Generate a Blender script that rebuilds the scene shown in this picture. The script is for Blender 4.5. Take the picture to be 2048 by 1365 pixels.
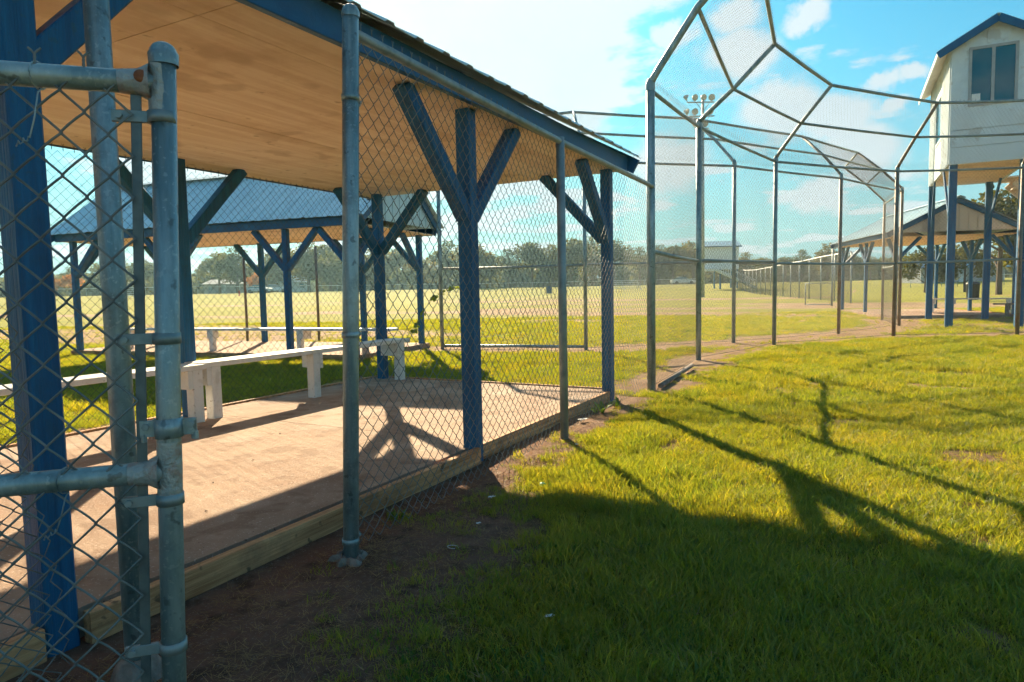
import bpy, math, random
import numpy as np
from math import sin, cos, radians, pi, hypot, atan2, sqrt
from mathutils import Vector, Matrix
random.seed(7); RNG = np.random.default_rng(11)
S = bpy.context.scene
COL = S.collection
for o in list(bpy.data.objects): bpy.data.objects.remove(o)

# ------------------------------------------------------------------ camera
CAMP = Vector((0, 0, 1.03))
YAW, PITCH, ROLL = radians(28.2192), radians(4.39966), 0.020
FPX = 1340.0
def cam_axes():
    F = Vector((0, cos(PITCH), -sin(PITCH))); U = Vector((0, sin(PITCH), cos(PITCH))); R = Vector((1, 0, 0))
    R2 = R*cos(ROLL) - U*sin(ROLL); U2 = U*cos(ROLL) + R*sin(ROLL)
    M = Matrix.Rotation(YAW, 3, 'Z')
    return M @ R2, M @ U2, M @ F
CR, CU, CF = cam_axes()
cam = bpy.data.objects.new('camera', bpy.data.cameras.new('camera')); COL.objects.link(cam)
cam.matrix_world = Matrix(((CR.x, CU.x, -CF.x, CAMP.x), (CR.y, CU.y, -CF.y, CAMP.y), (CR.z, CU.z, -CF.z, CAMP.z), (0, 0, 0, 1)))
cam.data.sensor_width = 36.0; cam.data.lens = 36.0*FPX/2048.0
cam.data.clip_start = 0.05; cam.data.clip_end = 5000
S.camera = cam

# ------------------------------------------------------------------ light and sky
SUN_EL, SUN_AZ = radians(27.5), radians(-41.0)          # azimuth from +Y towards +X
SUND = Vector((sin(SUN_AZ)*cos(SUN_EL), cos(SUN_AZ)*cos(SUN_EL), sin(SUN_EL)))
sd = bpy.data.lights.new('sun', 'SUN'); sd.energy = 4.8; sd.angle = radians(0.5); sd.color = (1.0, 0.80, 0.52)
sun = bpy.data.objects.new('sun', sd); COL.objects.link(sun)
sun.rotation_euler = SUND.to_track_quat('Z', 'Y').to_euler(); sun.location = SUND*60
S.view_settings.view_transform = 'Standard'; S.view_settings.look = 'None'
S.view_settings.exposure = 1.62; S.view_settings.gamma = 1.0; S.view_settings.use_curve_mapping = False
S.render.engine = 'CYCLES'
cy = S.cycles; cy.use_adaptive_sampling = True; cy.adaptive_threshold = .035; cy.adaptive_min_samples = 24; cy.use_denoising = True; cy.time_limit = 840
cy.max_bounces = 6; cy.diffuse_bounces = 4; cy.glossy_bounces = 2; cy.transmission_bounces = 3; cy.transparent_max_bounces = 4; cy.volume_bounces = 0
cy.caustics_reflective = False; cy.caustics_refractive = False

def cam_dir(px, py):
    return (CF + CR*((px-1024)/FPX) - CU*((py-682.5)/FPX)).normalized()

def make_world():
    w = bpy.data.worlds.new('World'); S.world = w; w.use_nodes = True
    nt = w.node_tree; N = nt.nodes; L = nt.links; N.clear()
    def node(t, **k):
        n = N.new(t)
        for a, b in k.items(): setattr(n, a, b)
        return n
    def math_(op, a, b=None, c=None, clamp=False):
        n = node('ShaderNodeMath', operation=op, use_clamp=clamp)
        for i, v in enumerate((a, b, c)):
            if v is None: continue
            if isinstance(v, (int, float)): n.inputs[i].default_value = v
            else: L.new(v, n.inputs[i])
        return n.outputs[0]
    out = node('ShaderNodeOutputWorld'); bg = node('ShaderNodeBackground')
    sky = node('ShaderNodeTexSky'); sky.sky_type = 'NISHITA'; sky.sun_disc = False
    sky.sun_elevation = SUN_EL; sky.sun_rotation = SUN_AZ
    sky.air_density = 1.2; sky.dust_density = 0.9; sky.ozone_density = 1.5
    tint = node('ShaderNodeMixRGB', blend_type='MULTIPLY'); tint.inputs[0].default_value = 1
    L.new(sky.outputs[0], tint.inputs[1]); tint.inputs[2].default_value = (0.13, 0.42, 0.48, 1)
    tc = node('ShaderNodeTexCoord'); D = tc.outputs['Generated']
    sep = node('ShaderNodeSeparateXYZ'); L.new(D, sep.inputs[0])
    # cloud sheet, laid on a plane overhead
    zc = math_('MAXIMUM', math_('ADD', sep.outputs[2], 0.10), 0.05)
    comb = node('ShaderNodeCombineXYZ')
    L.new(math_('DIVIDE', sep.outputs[0], zc), comb.inputs[0]); L.new(math_('DIVIDE', sep.outputs[1], zc), comb.inputs[1])
    n1 = node('ShaderNodeTexNoise'); n1.inputs['Scale'].default_value = 1.5; n1.inputs['Detail'].default_value = 8; n1.inputs['Roughness'].default_value = 0.58
    L.new(comb.outputs[0], n1.inputs['Vector'])
    n1v = n1.outputs[0]
    # nearness to the sun thickens the deck
    dot = node('ShaderNodeVectorMath', operation='DOT_PRODUCT'); L.new(D, dot.inputs[0]); dot.inputs[1].default_value = SUND
    near = node('ShaderNodeMapRange'); near.interpolation_type = 'SMOOTHSTEP'
    L.new(dot.outputs['Value'], near.inputs[0]); near.inputs[1].default_value = 0.86; near.inputs[2].default_value = 0.985
    low = node('ShaderNodeMapRange'); low.interpolation_type = 'SMOOTHSTEP'
    L.new(sep.outputs[2], low.inputs[0]); low.inputs[1].default_value = 0.34; low.inputs[2].default_value = 0.06
    v = math_('ADD', n1v, math_('MULTIPLY', near.outputs[0], 0.22))
    v = math_('ADD', v, math_('MULTIPLY', low.outputs[0], 0.05))
    deck = node('ShaderNodeMapRange'); deck.interpolation_type = 'SMOOTHSTEP'
    L.new(v, deck.inputs[0]); deck.inputs[1].default_value = 0.56; deck.inputs[2].default_value = 0.64
    cloud = deck.outputs[0]
    # single small cumulus, warped by noise
    nw = node('ShaderNodeTexNoise'); nw.inputs['Scale'].default_value = 16; nw.inputs['Detail'].default_value = 6; nw.inputs['Roughness'].default_value = 0.6
    L.new(D, nw.inputs['Vector'])
    wsub = node('ShaderNodeVectorMath', operation='SUBTRACT'); L.new(nw.outputs['Color'], wsub.inputs[0]); wsub.inputs[1].default_value = (.5, .5, .5)
    wsc = node('ShaderNodeVectorMath', operation='SCALE'); L.new(wsub.outputs[0], wsc.inputs[0]); wsc.inputs['Scale'].default_value = 0.07
    wadd = node('ShaderNodeVectorMath', operation='ADD'); L.new(D, wadd.inputs[0]); L.new(wsc.outputs[0], wadd.inputs[1])
    for (px, py, r) in ((1610, 38, 34), (1355, 66, 32), (1755, 168, 26), (1822, 152, 24), (1480, 110, 60), (1560, 220, 60), (1680, 235, 55), (1460, 30, 40), (1780, 220, 22), (1640, 395, 40), (1330, 330, 70), (1720, 300, 60)):
        c = cam_dir(px, py)
        dd = node('ShaderNodeVectorMath', operation='SUBTRACT'); L.new(wadd.outputs[0], dd.inputs[0]); dd.inputs[1].default_value = c
        sc = node('ShaderNodeVectorMath', operation='MULTIPLY'); L.new(dd.outputs[0], sc.inputs[0]); sc.inputs[1].default_value = (1, 1, 1.5)
        ln = node('ShaderNodeVectorMath', operation='LENGTH'); L.new(sc.outputs[0], ln.inputs[0])
        mr = node('ShaderNodeMapRange'); mr.interpolation_type = 'SMOOTHSTEP'
        L.new(ln.outputs['Value'], mr.inputs[0]); rr = r/FPX
        mr.inputs[1].default_value = rr*1.45; mr.inputs[2].default_value = rr*0.75
        cloud = math_('MAXIMUM', cloud, mr.outputs[0])
    # brightness of the clouds varies a little and rises towards the sun
    n2 = node('ShaderNodeTexNoise'); n2.inputs['Scale'].default_value = 5; n2.inputs['Detail'].default_value = 5; L.new(D, n2.inputs['Vector'])
    ramp = node('ShaderNodeMixRGB'); L.new(n2.outputs[0], ramp.inputs[0])
    ramp.inputs[1].default_value = (2.1, 2.6, 2.8, 1); ramp.inputs[2].default_value = (3.0, 3.2, 3.3, 1)
    glow = node('ShaderNodeMapRange'); L.new(dot.outputs['Value'], glow.inputs[0]); glow.inputs[1].default_value = 0.75; glow.inputs[2].default_value = 1.0; glow.inputs[3].default_value = 0.97; glow.inputs[4].default_value = 1.15
    cb = node('ShaderNodeVectorMath', operation='SCALE'); L.new(ramp.outputs[0], cb.inputs[0]); L.new(glow.outputs[0], cb.inputs['Scale'])
    mix = node('ShaderNodeMixRGB'); L.new(math_('MULTIPLY', cloud, 0.93), mix.inputs[0]); pale = node('ShaderNodeMapRange'); pale.interpolation_type = 'SMOOTHSTEP'
    L.new(sep.outputs[2], pale.inputs[0]); pale.inputs[1].default_value = 0.34; pale.inputs[2].default_value = -0.03; pale.inputs[4].default_value = 0.9
    hzm = node('ShaderNodeMixRGB'); L.new(pale.outputs[0], hzm.inputs[0]); L.new(tint.outputs[0], hzm.inputs[1]); hzm.inputs[2].default_value = (1.35, 2.05, 2.3, 1)
    L.new(hzm.outputs[0], mix.inputs[1]); L.new(cb.outputs[0], mix.inputs[2])
    L.new(mix.outputs[0], bg.inputs[0]); bg.inputs[1].default_value = 0.098
    L.new(bg.outputs[0], out.inputs[0])
make_world()

# ------------------------------------------------------------------ materials
def lin(c): return tuple(((x/255)/12.92 if x/255 <= .04045 else ((x/255+.055)/1.055)**2.4) for x in c)
def mat(name, a, b=None, scale=8, rough=.6, metal=0., bump=0., bscale=60, stretch=(1, 1, 1), spec=.4, dirt=None, dirt_amt=.0, dscale=2.5, coord='Object', hi=.65, lo=.35):
    m = bpy.data.materials.new(name); m.use_nodes = True; nt = m.node_tree; N = nt.nodes; L = nt.links
    p = N['Principled BSDF']; p.inputs['Roughness'].default_value = rough; p.inputs['Metallic'].default_value = metal
    p.inputs['Specular IOR Level'].default_value = spec
    tc = N.new('ShaderNodeTexCoord'); mp = N.new('ShaderNodeMapping'); mp.inputs['Scale'].default_value = stretch
    L.new(tc.outputs[coord], mp.inputs[0])
    nz = N.new('ShaderNodeTexNoise'); nz.inputs['Scale'].default_value = scale; nz.inputs['Detail'].default_value = 6; nz.inputs['Roughness'].default_value = .62
    L.new(mp.outputs[0], nz.inputs['Vector'])
    mr = N.new('ShaderNodeMapRange'); L.new(nz.outputs[0], mr.inputs[0]); mr.inputs[1].default_value = lo; mr.inputs[2].default_value = hi
    mx = N.new('ShaderNodeMixRGB'); L.new(mr.outputs[0], mx.inputs[0]); mx.inputs[1].default_value = (*a, 1); mx.inputs[2].default_value = (*(b or a), 1)
    col = mx.outputs[0]
    if dirt:
        n2 = N.new('ShaderNodeTexNoise'); n2.inputs['Scale'].default_value = dscale; n2.inputs['Detail'].default_value = 8; n2.inputs['Roughness'].default_value = .7
        L.new(tc.outputs[coord], n2.inputs['Vector'])
        m2 = N.new('ShaderNodeMapRange'); L.new(n2.outputs[0], m2.inputs[0]); m2.inputs[1].default_value = .5; m2.inputs[2].default_value = .72; m2.inputs[4].default_value = dirt_amt
        x2 = N.new('ShaderNodeMixRGB'); L.new(m2.outputs[0], x2.inputs[0]); L.new(col, x2.inputs[1]); x2.inputs[2].default_value = (*dirt, 1)
        col = x2.outputs[0]
    L.new(col, p.inputs['Base Color'])
    rr = N.new('ShaderNodeMapRange'); L.new(nz.outputs[0], rr.inputs[0]); rr.inputs[3].default_value = max(rough-.12, .05); rr.inputs[4].default_value = min(rough+.12, 1)
    L.new(rr.outputs[0], p.inputs['Roughness'])
    if bump:
        n3 = N.new('ShaderNodeTexNoise'); n3.inputs['Scale'].default_value = bscale; n3.inputs['Detail'].default_value = 5
        L.new(mp.outputs[0], n3.inputs['Vector'])
        bp = N.new('ShaderNodeBump'); bp.inputs['Strength'].default_value = bump; bp.inputs['Distance'].default_value = .01
        L.new(n3.outputs[0], bp.inputs['Height']); L.new(bp.outputs[0], p.inputs['Normal'])
    return m
M = {}
M['blue'] = mat('navy_blue_paint', (.003, .075, .19), (.008, .14, .31), scale=3, rough=.5, bump=.8, bscale=12, stretch=(9, 9, .45), dirt=(.02, .07, .11), dirt_amt=.5, dscale=9)
M['bluetrim'] = mat('blue_trim_paint', (.006, .08, .20), (.010, .12, .27), scale=4, rough=.45, bump=.15, dirt=(.06, .10, .15), dirt_amt=.4)
M['white'] = mat('white_bench_paint', (.72, .70, .66), (.80, .79, .76), scale=5, rough=.5, bump=.2, bscale=30, stretch=(1, 1, .3), dirt=(.42, .34, .25), dirt_amt=.45, dscale=7)
M['ply'] = mat('plywood_ceiling', (.76, .58, .42), (.86, .70, .54), scale=2.2, rough=.75, bump=.25, bscale=10, stretch=(.35, 6, 6), lo=.42, hi=.58, dirt=(.50, .29, .15), dirt_amt=.5, dscale=1.7)
M['lumber'] = mat('weathered_treated_lumber', (.34, .15, .06), (.74, .41, .20), scale=3.2, rough=.8, bump=.5, bscale=12, stretch=(.6, 14, 14), dirt=(.10, .07, .05), dirt_amt=.6, dscale=5)
M['slab'] = mat('dusty_concrete', (.31, .205, .145), (.44, .32, .24), scale=3.0, rough=.9, bump=.4, bscale=90, dirt=(.29, .15, .085), dirt_amt=.7, dscale=1.3, spec=.2)
M['concrete'] = mat('old_concrete', (.15, .12, .10), (.30, .26, .23), scale=22, rough=.9, bump=1., bscale=30, dirt=(.2, .15, .1), dirt_amt=.6)
M['galv'] = mat('galvanised_pipe', (.15, .23, .25), (.40, .49, .51), scale=16, rough=.40, metal=.4, bump=.2, bscale=60, stretch=(1, 1, .16), dirt=(.13, .14, .13), dirt_amt=.65, dscale=11)
M['galv_dark'] = mat('aged_galvanised_pipe', (.20, .26, .27), (.38, .44, .45), scale=12, rough=.5, metal=.4, bump=.1, dirt=(.12, .075, .05), dirt_amt=.6, dscale=6)
M['rusty'] = mat('rusting_pipe', (.20, .17, .14), (.30, .27, .23), scale=10, rough=.55, metal=.35, dirt=(.26, .11, .05), dirt_amt=.8, dscale=4)
M['wire'] = mat('galvanised_wire', (.11, .135, .14), (.22, .25, .25), scale=9, rough=.5, metal=.3)
M['oldwire'] = mat('aged_wire', (.05, .055, .055), (.10, .10, .095), scale=9, rough=.6, metal=.2)
M['weld'] = mat('silver_weld_paint', (.34, .36, .35), (.46, .46, .43), scale=30, rough=.5, metal=.3, bump=.8, bscale=60, dirt=(.35, .12, .06), dirt_amt=.9, dscale=22)
M['steel_dark'] = mat('dark_flat_bar', (.10, .13, .14), (.17, .20, .20), scale=20, rough=.5, metal=.5, bump=.1)
M['roof'] = mat('metal_roof_sheet', (.48, .66, .73), (.58, .74, .80), scale=3, rough=.42, metal=.1, dirt=(.38, .42, .42), dirt_amt=.4, dscale=2)
M['siding'] = mat('white_siding', (.62, .71, .75), (.70, .78, .81), scale=5, rough=.6, bump=.08, dirt=(.45, .43, .40), dirt_amt=.35, dscale=2)
M['tan_siding'] = mat('tan_gable_panel', (.58, .52, .46), (.66, .60, .54), scale=5, rough=.65)
M['frame_grey'] = mat('grey_window_frame', (.34, .36, .37), (.42, .44, .44), scale=8, rough=.5)
M['bark'] = mat('bark', (.09, .065, .05), (.16, .12, .09), scale=7, rough=.9, bump=.6, bscale=20, stretch=(1, 1, .3))
M['car_white'] = mat('white_car_paint', (.70, .72, .74), (.75, .76, .78), rough=.25, spec=.6)
M['car_blue'] = mat('silver_blue_car_paint', (.30, .40, .46), (.34, .43, .50), rough=.3, metal=.4)
M['rubber'] = mat('tyre_rubber', (.02, .02, .02), (.03, .03, .03), rough=.85)
M['alu'] = mat('bleacher_aluminium', (.55, .58, .60), (.66, .68, .70), rough=.35, metal=.6)
M['blue_metal'] = mat('blue_metal_roof', (.10, .26, .48), (.14, .32, .55), scale=3, rough=.4, metal=.2)
M['wall_grey'] = mat('grey_block_wall', (.30, .33, .36), (.38, .40, .42), rough=.8)
M['dark'] = mat('black_plastic', (.02, .022, .025), (.035, .035, .04), rough=.6)
M['red'] = mat('red_paint', (.40, .04, .03), (.5, .07, .05), rough=.5)
M['blue_banner'] = mat('blue_vinyl', (.03, .07, .16), (.05, .1, .2), rough=.6)
M['paper'] = mat('white_paper', (.72, .73, .72), (.8, .8, .78), rough=.8)
M['greencap'] = mat('green_plastic', (.03, .33, .22), (.04, .40, .27), rough=.4)
M['lamp_glass'] = mat('floodlight_lens', (.30, .34, .35), (.42, .45, .45), rough=.2)
M['rust'] = mat('rust_spot', (.22, .07, .03), (.34, .13, .06), scale=40, rough=.85, bump=.5)

def speckle(m, col, scale, thr, amt=.8):
    nt = m.node_tree; p = nt.nodes['Principled BSDF']; l = p.inputs['Base Color'].links[0]; src = l.from_socket
    tc = nt.nodes.new('ShaderNodeTexCoord'); n = nt.nodes.new('ShaderNodeTexNoise'); n.inputs['Scale'].default_value = scale; n.inputs['Detail'].default_value = 3; nt.links.new(tc.outputs['Object'], n.inputs['Vector'])
    r = nt.nodes.new('ShaderNodeMapRange'); nt.links.new(n.outputs[0], r.inputs[0]); r.inputs[1].default_value = thr; r.inputs[2].default_value = thr+.05; r.inputs[4].default_value = amt
    x = nt.nodes.new('ShaderNodeMixRGB'); nt.links.new(r.outputs[0], x.inputs[0]); nt.links.new(src, x.inputs[1]); x.inputs[2].default_value = (*col, 1); nt.links.new(x.outputs[0], p.inputs['Base Color'])
speckle(M['slab'], (.62, .52, .44), 110, .63); speckle(M['slab'], (.12, .08, .06), 70, .66); speckle(M['slab'], (.19, .11, .07), 5, .56, .45); speckle(M['slab'], (.52, .42, .34), 1.6, .56, .4); speckle(M['white'], (.30, .24, .18), 38, .66, .8); speckle(M['white'], (.50, .47, .42), 6, .58, .5); speckle(M['ply'], (.42, .27, .15), 9, .67, .6); speckle(M['ply'], (.50, .34, .21), 2.2, .60, .45); speckle(M['lumber'], (.08, .05, .03), 16, .66, .8); speckle(M['siding'], (.42, .42, .40), 3, .60, .5)
speckle(M['galv'], (.55, .60, .60), 95, .60, .35); speckle(M['galv'], (.08, .09, .09), 30, .64, .6); speckle(M['blue'], (.03, .10, .15), 40, .64, .5)
def glass_mat():
    m = bpy.data.materials.new('window_glass'); m.use_nodes = True; p = m.node_tree.nodes['Principled BSDF']
    p.inputs['Base Color'].default_value = (.004, .11, .17, 1); p.inputs['Roughness'].default_value = .04; p.inputs['Specular IOR Level'].default_value = .6  # blue base colour stands in for reflected sky
    return m
M['glass'] = glass_mat()
M['bright_siding'] = mat('bright_white_siding', (.74, .78, .80), (.82, .85, .86), scale=5, rough=.6)

def leaf_mat(name, a, b, c=None, trans=.45, rough=.5, patch=0):
    m = bpy.data.materials.new(name); m.use_nodes = True; nt = m.node_tree; N = nt.nodes; L = nt.links; N.clear()
    out = N.new('ShaderNodeOutputMaterial'); oi = N.new('ShaderNodeObjectInfo'); geo = N.new('ShaderNodeNewGeometry')
    r = N.new('ShaderNodeValToRGB'); r.color_ramp.elements[0].color = (*a, 1); r.color_ramp.elements[1].color = (*b, 1)
    if c:
        e = r.color_ramp.elements.new(.8); e.color = (*b, 1); r.color_ramp.elements[-1].color = (*c, 1)
    mixf = N.new('ShaderNodeMath'); mixf.operation = 'MULTIPLY_ADD'
    L.new(oi.outputs['Random'], mixf.inputs[0]); mixf.inputs[1].default_value = .55; 
    rnd = N.new('ShaderNodeMath'); rnd.operation = 'MULTIPLY'; L.new(geo.outputs['Random Per Island'], rnd.inputs[0]); rnd.inputs[1].default_value = .45
    L.new(rnd.outputs[0], mixf.inputs[2]); L.new(mixf.outputs[0], r.inputs[0])
    col = r.outputs[0]
    if patch:
        tc = N.new('ShaderNodeNewGeometry'); nz = N.new('ShaderNodeTexNoise'); nz.inputs['Scale'].default_value = patch; nz.inputs['Detail'].default_value = 4
        L.new(tc.outputs['Position'], nz.inputs['Vector'])
        mr = N.new('ShaderNodeMapRange'); L.new(nz.outputs[0], mr.inputs[0]); mr.inputs[1].default_value = .4; mr.inputs[2].default_value = .62
        hs = N.new('ShaderNodeMixRGB'); hs.blend_type = 'MULTIPLY'; L.new(mr.outputs[0], hs.inputs[0]); L.new(col, hs.inputs[1]); hs.inputs[2].default_value = (1.15, .99, .8, 1)
        col = hs.outputs[0]
    d = N.new('ShaderNodeBsdfDiffuse'); L.new(col, d.inputs[0])
    t = N.new('ShaderNodeBsdfTranslucent'); br = N.new('ShaderNodeMixRGB'); br.blend_type = 'MULTIPLY'; br.inputs[0].default_value = 1
    L.new(col, br.inputs[1]); br.inputs[2].default_value = (2.65, 2.02, .5, 1); L.new(br.outputs[0], t.inputs[0])
    mx = N.new('ShaderNodeMixShader'); mx.inputs[0].default_value = trans; L.new(d.outputs[0], mx.inputs[1]); L.new(t.outputs[0], mx.inputs[2])
    g = N.new('ShaderNodeBsdfGlossy'); g.inputs['Roughness'].default_value = rough; g.inputs[0].default_value = (.6, .6, .6, 1)
    m2 = N.new('ShaderNodeMixShader'); m2.inputs[0].default_value = .05; L.new(mx.outputs[0], m2.inputs[1]); L.new(g.outputs[0], m2.inputs[2])
    L.new(m2.outputs[0], out.inputs[0]); return m
M['grass'] = leaf_mat('grass_blades', (.072, .15, .034), (.225, .275, .048), (.41, .38, .12), trans=.55, patch=1.3)
M['weedgreen'] = leaf_mat('clover_leaves', (.05, .12, .03), (.09, .17, .03), trans=.4)
M['straw'] = leaf_mat('dry_straw', (.20, .14, .08), (.36, .27, .16), trans=.25)
M['vineleaf'] = leaf_mat('vine_leaves', (.09, .17, .02), (.20, .27, .03), trans=.55)
M['leaf1'] = leaf_mat('oak_leaves', (.035, .05, .012), (.085, .095, .025), (.15, .12, .04), trans=.4)
M['leaf2'] = leaf_mat('pine_needles', (.03, .05, .02), (.07, .09, .03), trans=.3)
M['leaf3'] = leaf_mat('autumn_leaves', (.13, .09, .03), (.26, .13, .05), (.35, .12, .05), trans=.4)

# ------------------------------------------------------------------ mesh builder
class MB:
    def __init__(s): s.v = []; s.f = []; s.sm = []
    def add(s, vs, fs, smooth=False):
        b = len(s.v); s.v.extend([tuple(x) for x in vs])
        for f in fs: s.f.append(tuple(b+i for i in f)); s.sm.append(smooth)
        return s
    def box(s, a, b):
        x0, y0, z0 = a; x1, y1, z1 = b
        return s.add([(x0,y0,z0),(x1,y0,z0),(x1,y1,z0),(x0,y1,z0),(x0,y0,z1),(x1,y0,z1),(x1,y1,z1),(x0,y1,z1)],
              [(0,3,2,1),(4,5,6,7),(0,1,5,4),(1,2,6,5),(2,3,7,6),(3,0,4,7)])
    def beam(s, p, q, w, h, up=(0, 0, 1), c=.004):
        """chamfered rectangular beam; w across, h along up"""
        p = Vector(p); q = Vector(q); d = (q-p).normalized(); up = Vector(up)
        if abs(d.dot(up)) > .98: up = Vector((0, 1, 0))
        a = d.cross(up).normalized(); u = a.cross(d).normalized()
        W, H = w/2, h/2; c = min(c, W*.4, H*.4)
        pr = [(-W+c,-H),(W-c,-H),(W,-H+c),(W,H-c),(W-c,H),(-W+c,H),(-W,H-c),(-W,-H+c)]
        vs = [p+a*x+u*y for x, y in pr] + [q+a*x+u*y for x, y in pr]
        fs = [(i, i+8, (i+1) % 8+8, (i+1) % 8) for i in range(8)]
        fs = [tuple(reversed(f)) for f in fs]
        return s.add(vs, fs+[tuple(range(8)), tuple(reversed(range(8, 16)))])
    def tube(s, pts, r, n=12, cap=True):
        pts = [Vector(p) for p in pts]; k = len(pts)
        rs = r if isinstance(r, (list, tuple)) else [r]*k
        vs = []; d0 = (pts[1]-pts[0]).normalized()
        ref = Vector((0, 0, 1)) if abs(d0.z) < .9 else Vector((1, 0, 0))
        for i, p in enumerate(pts):
            d = (pts[min(i+1, k-1)]-pts[max(i-1, 0)]).normalized()
            a = d.cross(ref)
            if a.length < 1e-4: a = d.cross(Vector((0, 1, 0)))
            a.normalize(); b = a.cross(d)
            # widen at a bend so the pipe keeps its width
            if 0 < i < k-1:
                c = max(.5, cos((pts[i]-pts[i-1]).angle(pts[i+1]-pts[i])/2))
            else: c = 1
            for j in range(n):
                t = 2*pi*j/n; vs.append(p+(a*cos(t)+b*sin(t))*(rs[i]))
        fs = []
        for i in range(k-1):
            for j in range(n):
                a0 = i*n+j; a1 = i*n+(j+1) % n
                fs.append((a0, a1, a1+n, a0+n))
        s.add(vs, fs, True)
        if cap:
            b = len(s.v)-len(vs)
            s.f.append(tuple(b+j for j in reversed(range(n)))); s.sm.append(False)
            s.f.append(tuple(b+(k-1)*n+j for j in range(n))); s.sm.append(False)
        return s
    def lathe(s, c, prof, n=20, axis='z'):
        vs = []; c = Vector(c)
        for r, z in prof:
            for j in range(n):
                t = 2*pi*j/n
                p = Vector((r*cos(t), r*sin(t), z)) if axis == 'z' else (Vector((z, r*cos(t), r*sin(t))) if axis == 'x' else Vector((r*cos(t), z, r*sin(t))))
                vs.append(c+p)
        fs = [(i*n+j, i*n+(j+1) % n, (i+1)*n+(j+1) % n, (i+1)*n+j) for i in range(len(prof)-1) for j in range(n)]
        return s.add(vs, fs, True)
    def quad(s, a, b, c, d): return s.add([a, b, c, d], [(0, 1, 2, 3)])
    def slabq(s, pts, th):
        """polygon given by pts extruded along its normal by th"""
        P = [Vector(p) for p in pts]; n = (P[1]-P[0]).cross(P[2]-P[0]).normalized()*th; k = len(P)
        vs = P+[p+n for p in P]
        return s.add(vs, [tuple(reversed(range(k))), tuple(range(k, 2*k))]+[(i, (i+1) % k, (i+1) % k+k, i+k) for i in range(k)])
    def build(s, name, m, parent=None, **kw):
        me = bpy.data.meshes.new(name); me.from_pydata([tuple(v) for v in s.v], [], s.f); me.materials.append(m)
        me.polygons.foreach_set('use_smooth', s.sm); me.update()
        return link(name, me, parent, **kw)
def link(name, me, parent=None, loc=None, rz=None, **kw):
    o = bpy.data.objects.new(name, me); COL.objects.link(o)
    if parent is not None: o.parent = parent
    if loc is not None: o.location = loc
    if rz is not None: o.rotation_euler = (0, 0, rz)
    for k, v in kw.items(): o[k] = v
    return o
def thing(name, label, cat, loc=(0, 0, 0), rz=0, group=None):
    o = bpy.data.objects.new(name, None); COL.objects.link(o); o.location = loc; o.rotation_euler = (0, 0, rz)
    o.empty_display_size = .2; o['label'] = label; o['category'] = cat
    if group: o['group'] = group
    return o
def tag(o, label, cat, group=None):
    o['label'] = label; o['category'] = cat
    if group: o['group'] = group
    return o
def copy_tree(o, parent=None):
    c = o.copy(); COL.objects.link(c)
    if parent is not None: c.parent = parent
    for ch in list(o.children): copy_tree(ch, c)
    return c

# ---------------------------------------------------------------- wires (vectorised sweeps)
def sweep(P, r, n):
    """P: (W,K,3) polylines -> tube verts/faces"""
    Wn, K, _ = P.shape
    T = np.empty_like(P); T[:, 1:-1] = P[:, 2:]-P[:, :-2]; T[:, 0] = P[:, 1]-P[:, 0]; T[:, -1] = P[:, -1]-P[:, -2]
    T /= np.linalg.norm(T, axis=2, keepdims=True)+1e-12
    ref = np.array([0.31, 0.87, 0.38]); ref /= np.linalg.norm(ref)
    A = np.cross(T, ref); A /= np.linalg.norm(A, axis=2, keepdims=True)+1e-9; B = np.cross(A, T)
    ang = np.arange(n)*2*pi/n
    V = P[:, :, None, :]+r*(A[:, :, None, :]*np.cos(ang)[None, None, :, None]+B[:, :, None, :]*np.sin(ang)[None, None, :, None])
    V = V.reshape(-1, 3)
    base = (np.arange(Wn)[:, None, None]*K+np.arange(K-1)[None, :, None])*n
    j = np.arange(n)[None, None, :]; j2 = (j+1) % n
    F = np.stack([base+j, base+j2, base+j2+n, base+j+n], axis=-1).reshape(-1, 4)
    return V, F
def np_mesh(name, VF, m, smooth=True):
    Vs = []; Fs = []; off = 0
    for V, F in VF: Vs.append(V); Fs.append(F+off); off += len(V)
    V = np.concatenate(Vs).astype(np.float32); F = np.concatenate(Fs).astype(np.int32); k = F.shape[1]
    me = bpy.data.meshes.new(name); me.vertices.add(len(V)); me.vertices.foreach_set('co', V.ravel())
    me.loops.add(F.size); me.loops.foreach_set('vertex_index', F.ravel())
    me.polygons.add(len(F)); me.polygons.foreach_set('loop_start', np.arange(len(F))*k)
    try: me.polygons.foreach_set('loop_total', np.full(len(F), k))
    except Exception: pass
    me.polygons.foreach_set('use_smooth', np.full(len(F), smooth)); me.materials.append(m); me.update(calc_edges=True)
    return me
def bil(c, u, v):
    c = np.array(c, float); u = u[..., None]; v = v[..., None]
    return (c[0]*(1-u)+c[1]*u)*(1-v)+(c[3]*(1-u)+c[2]*u)*v
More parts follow.
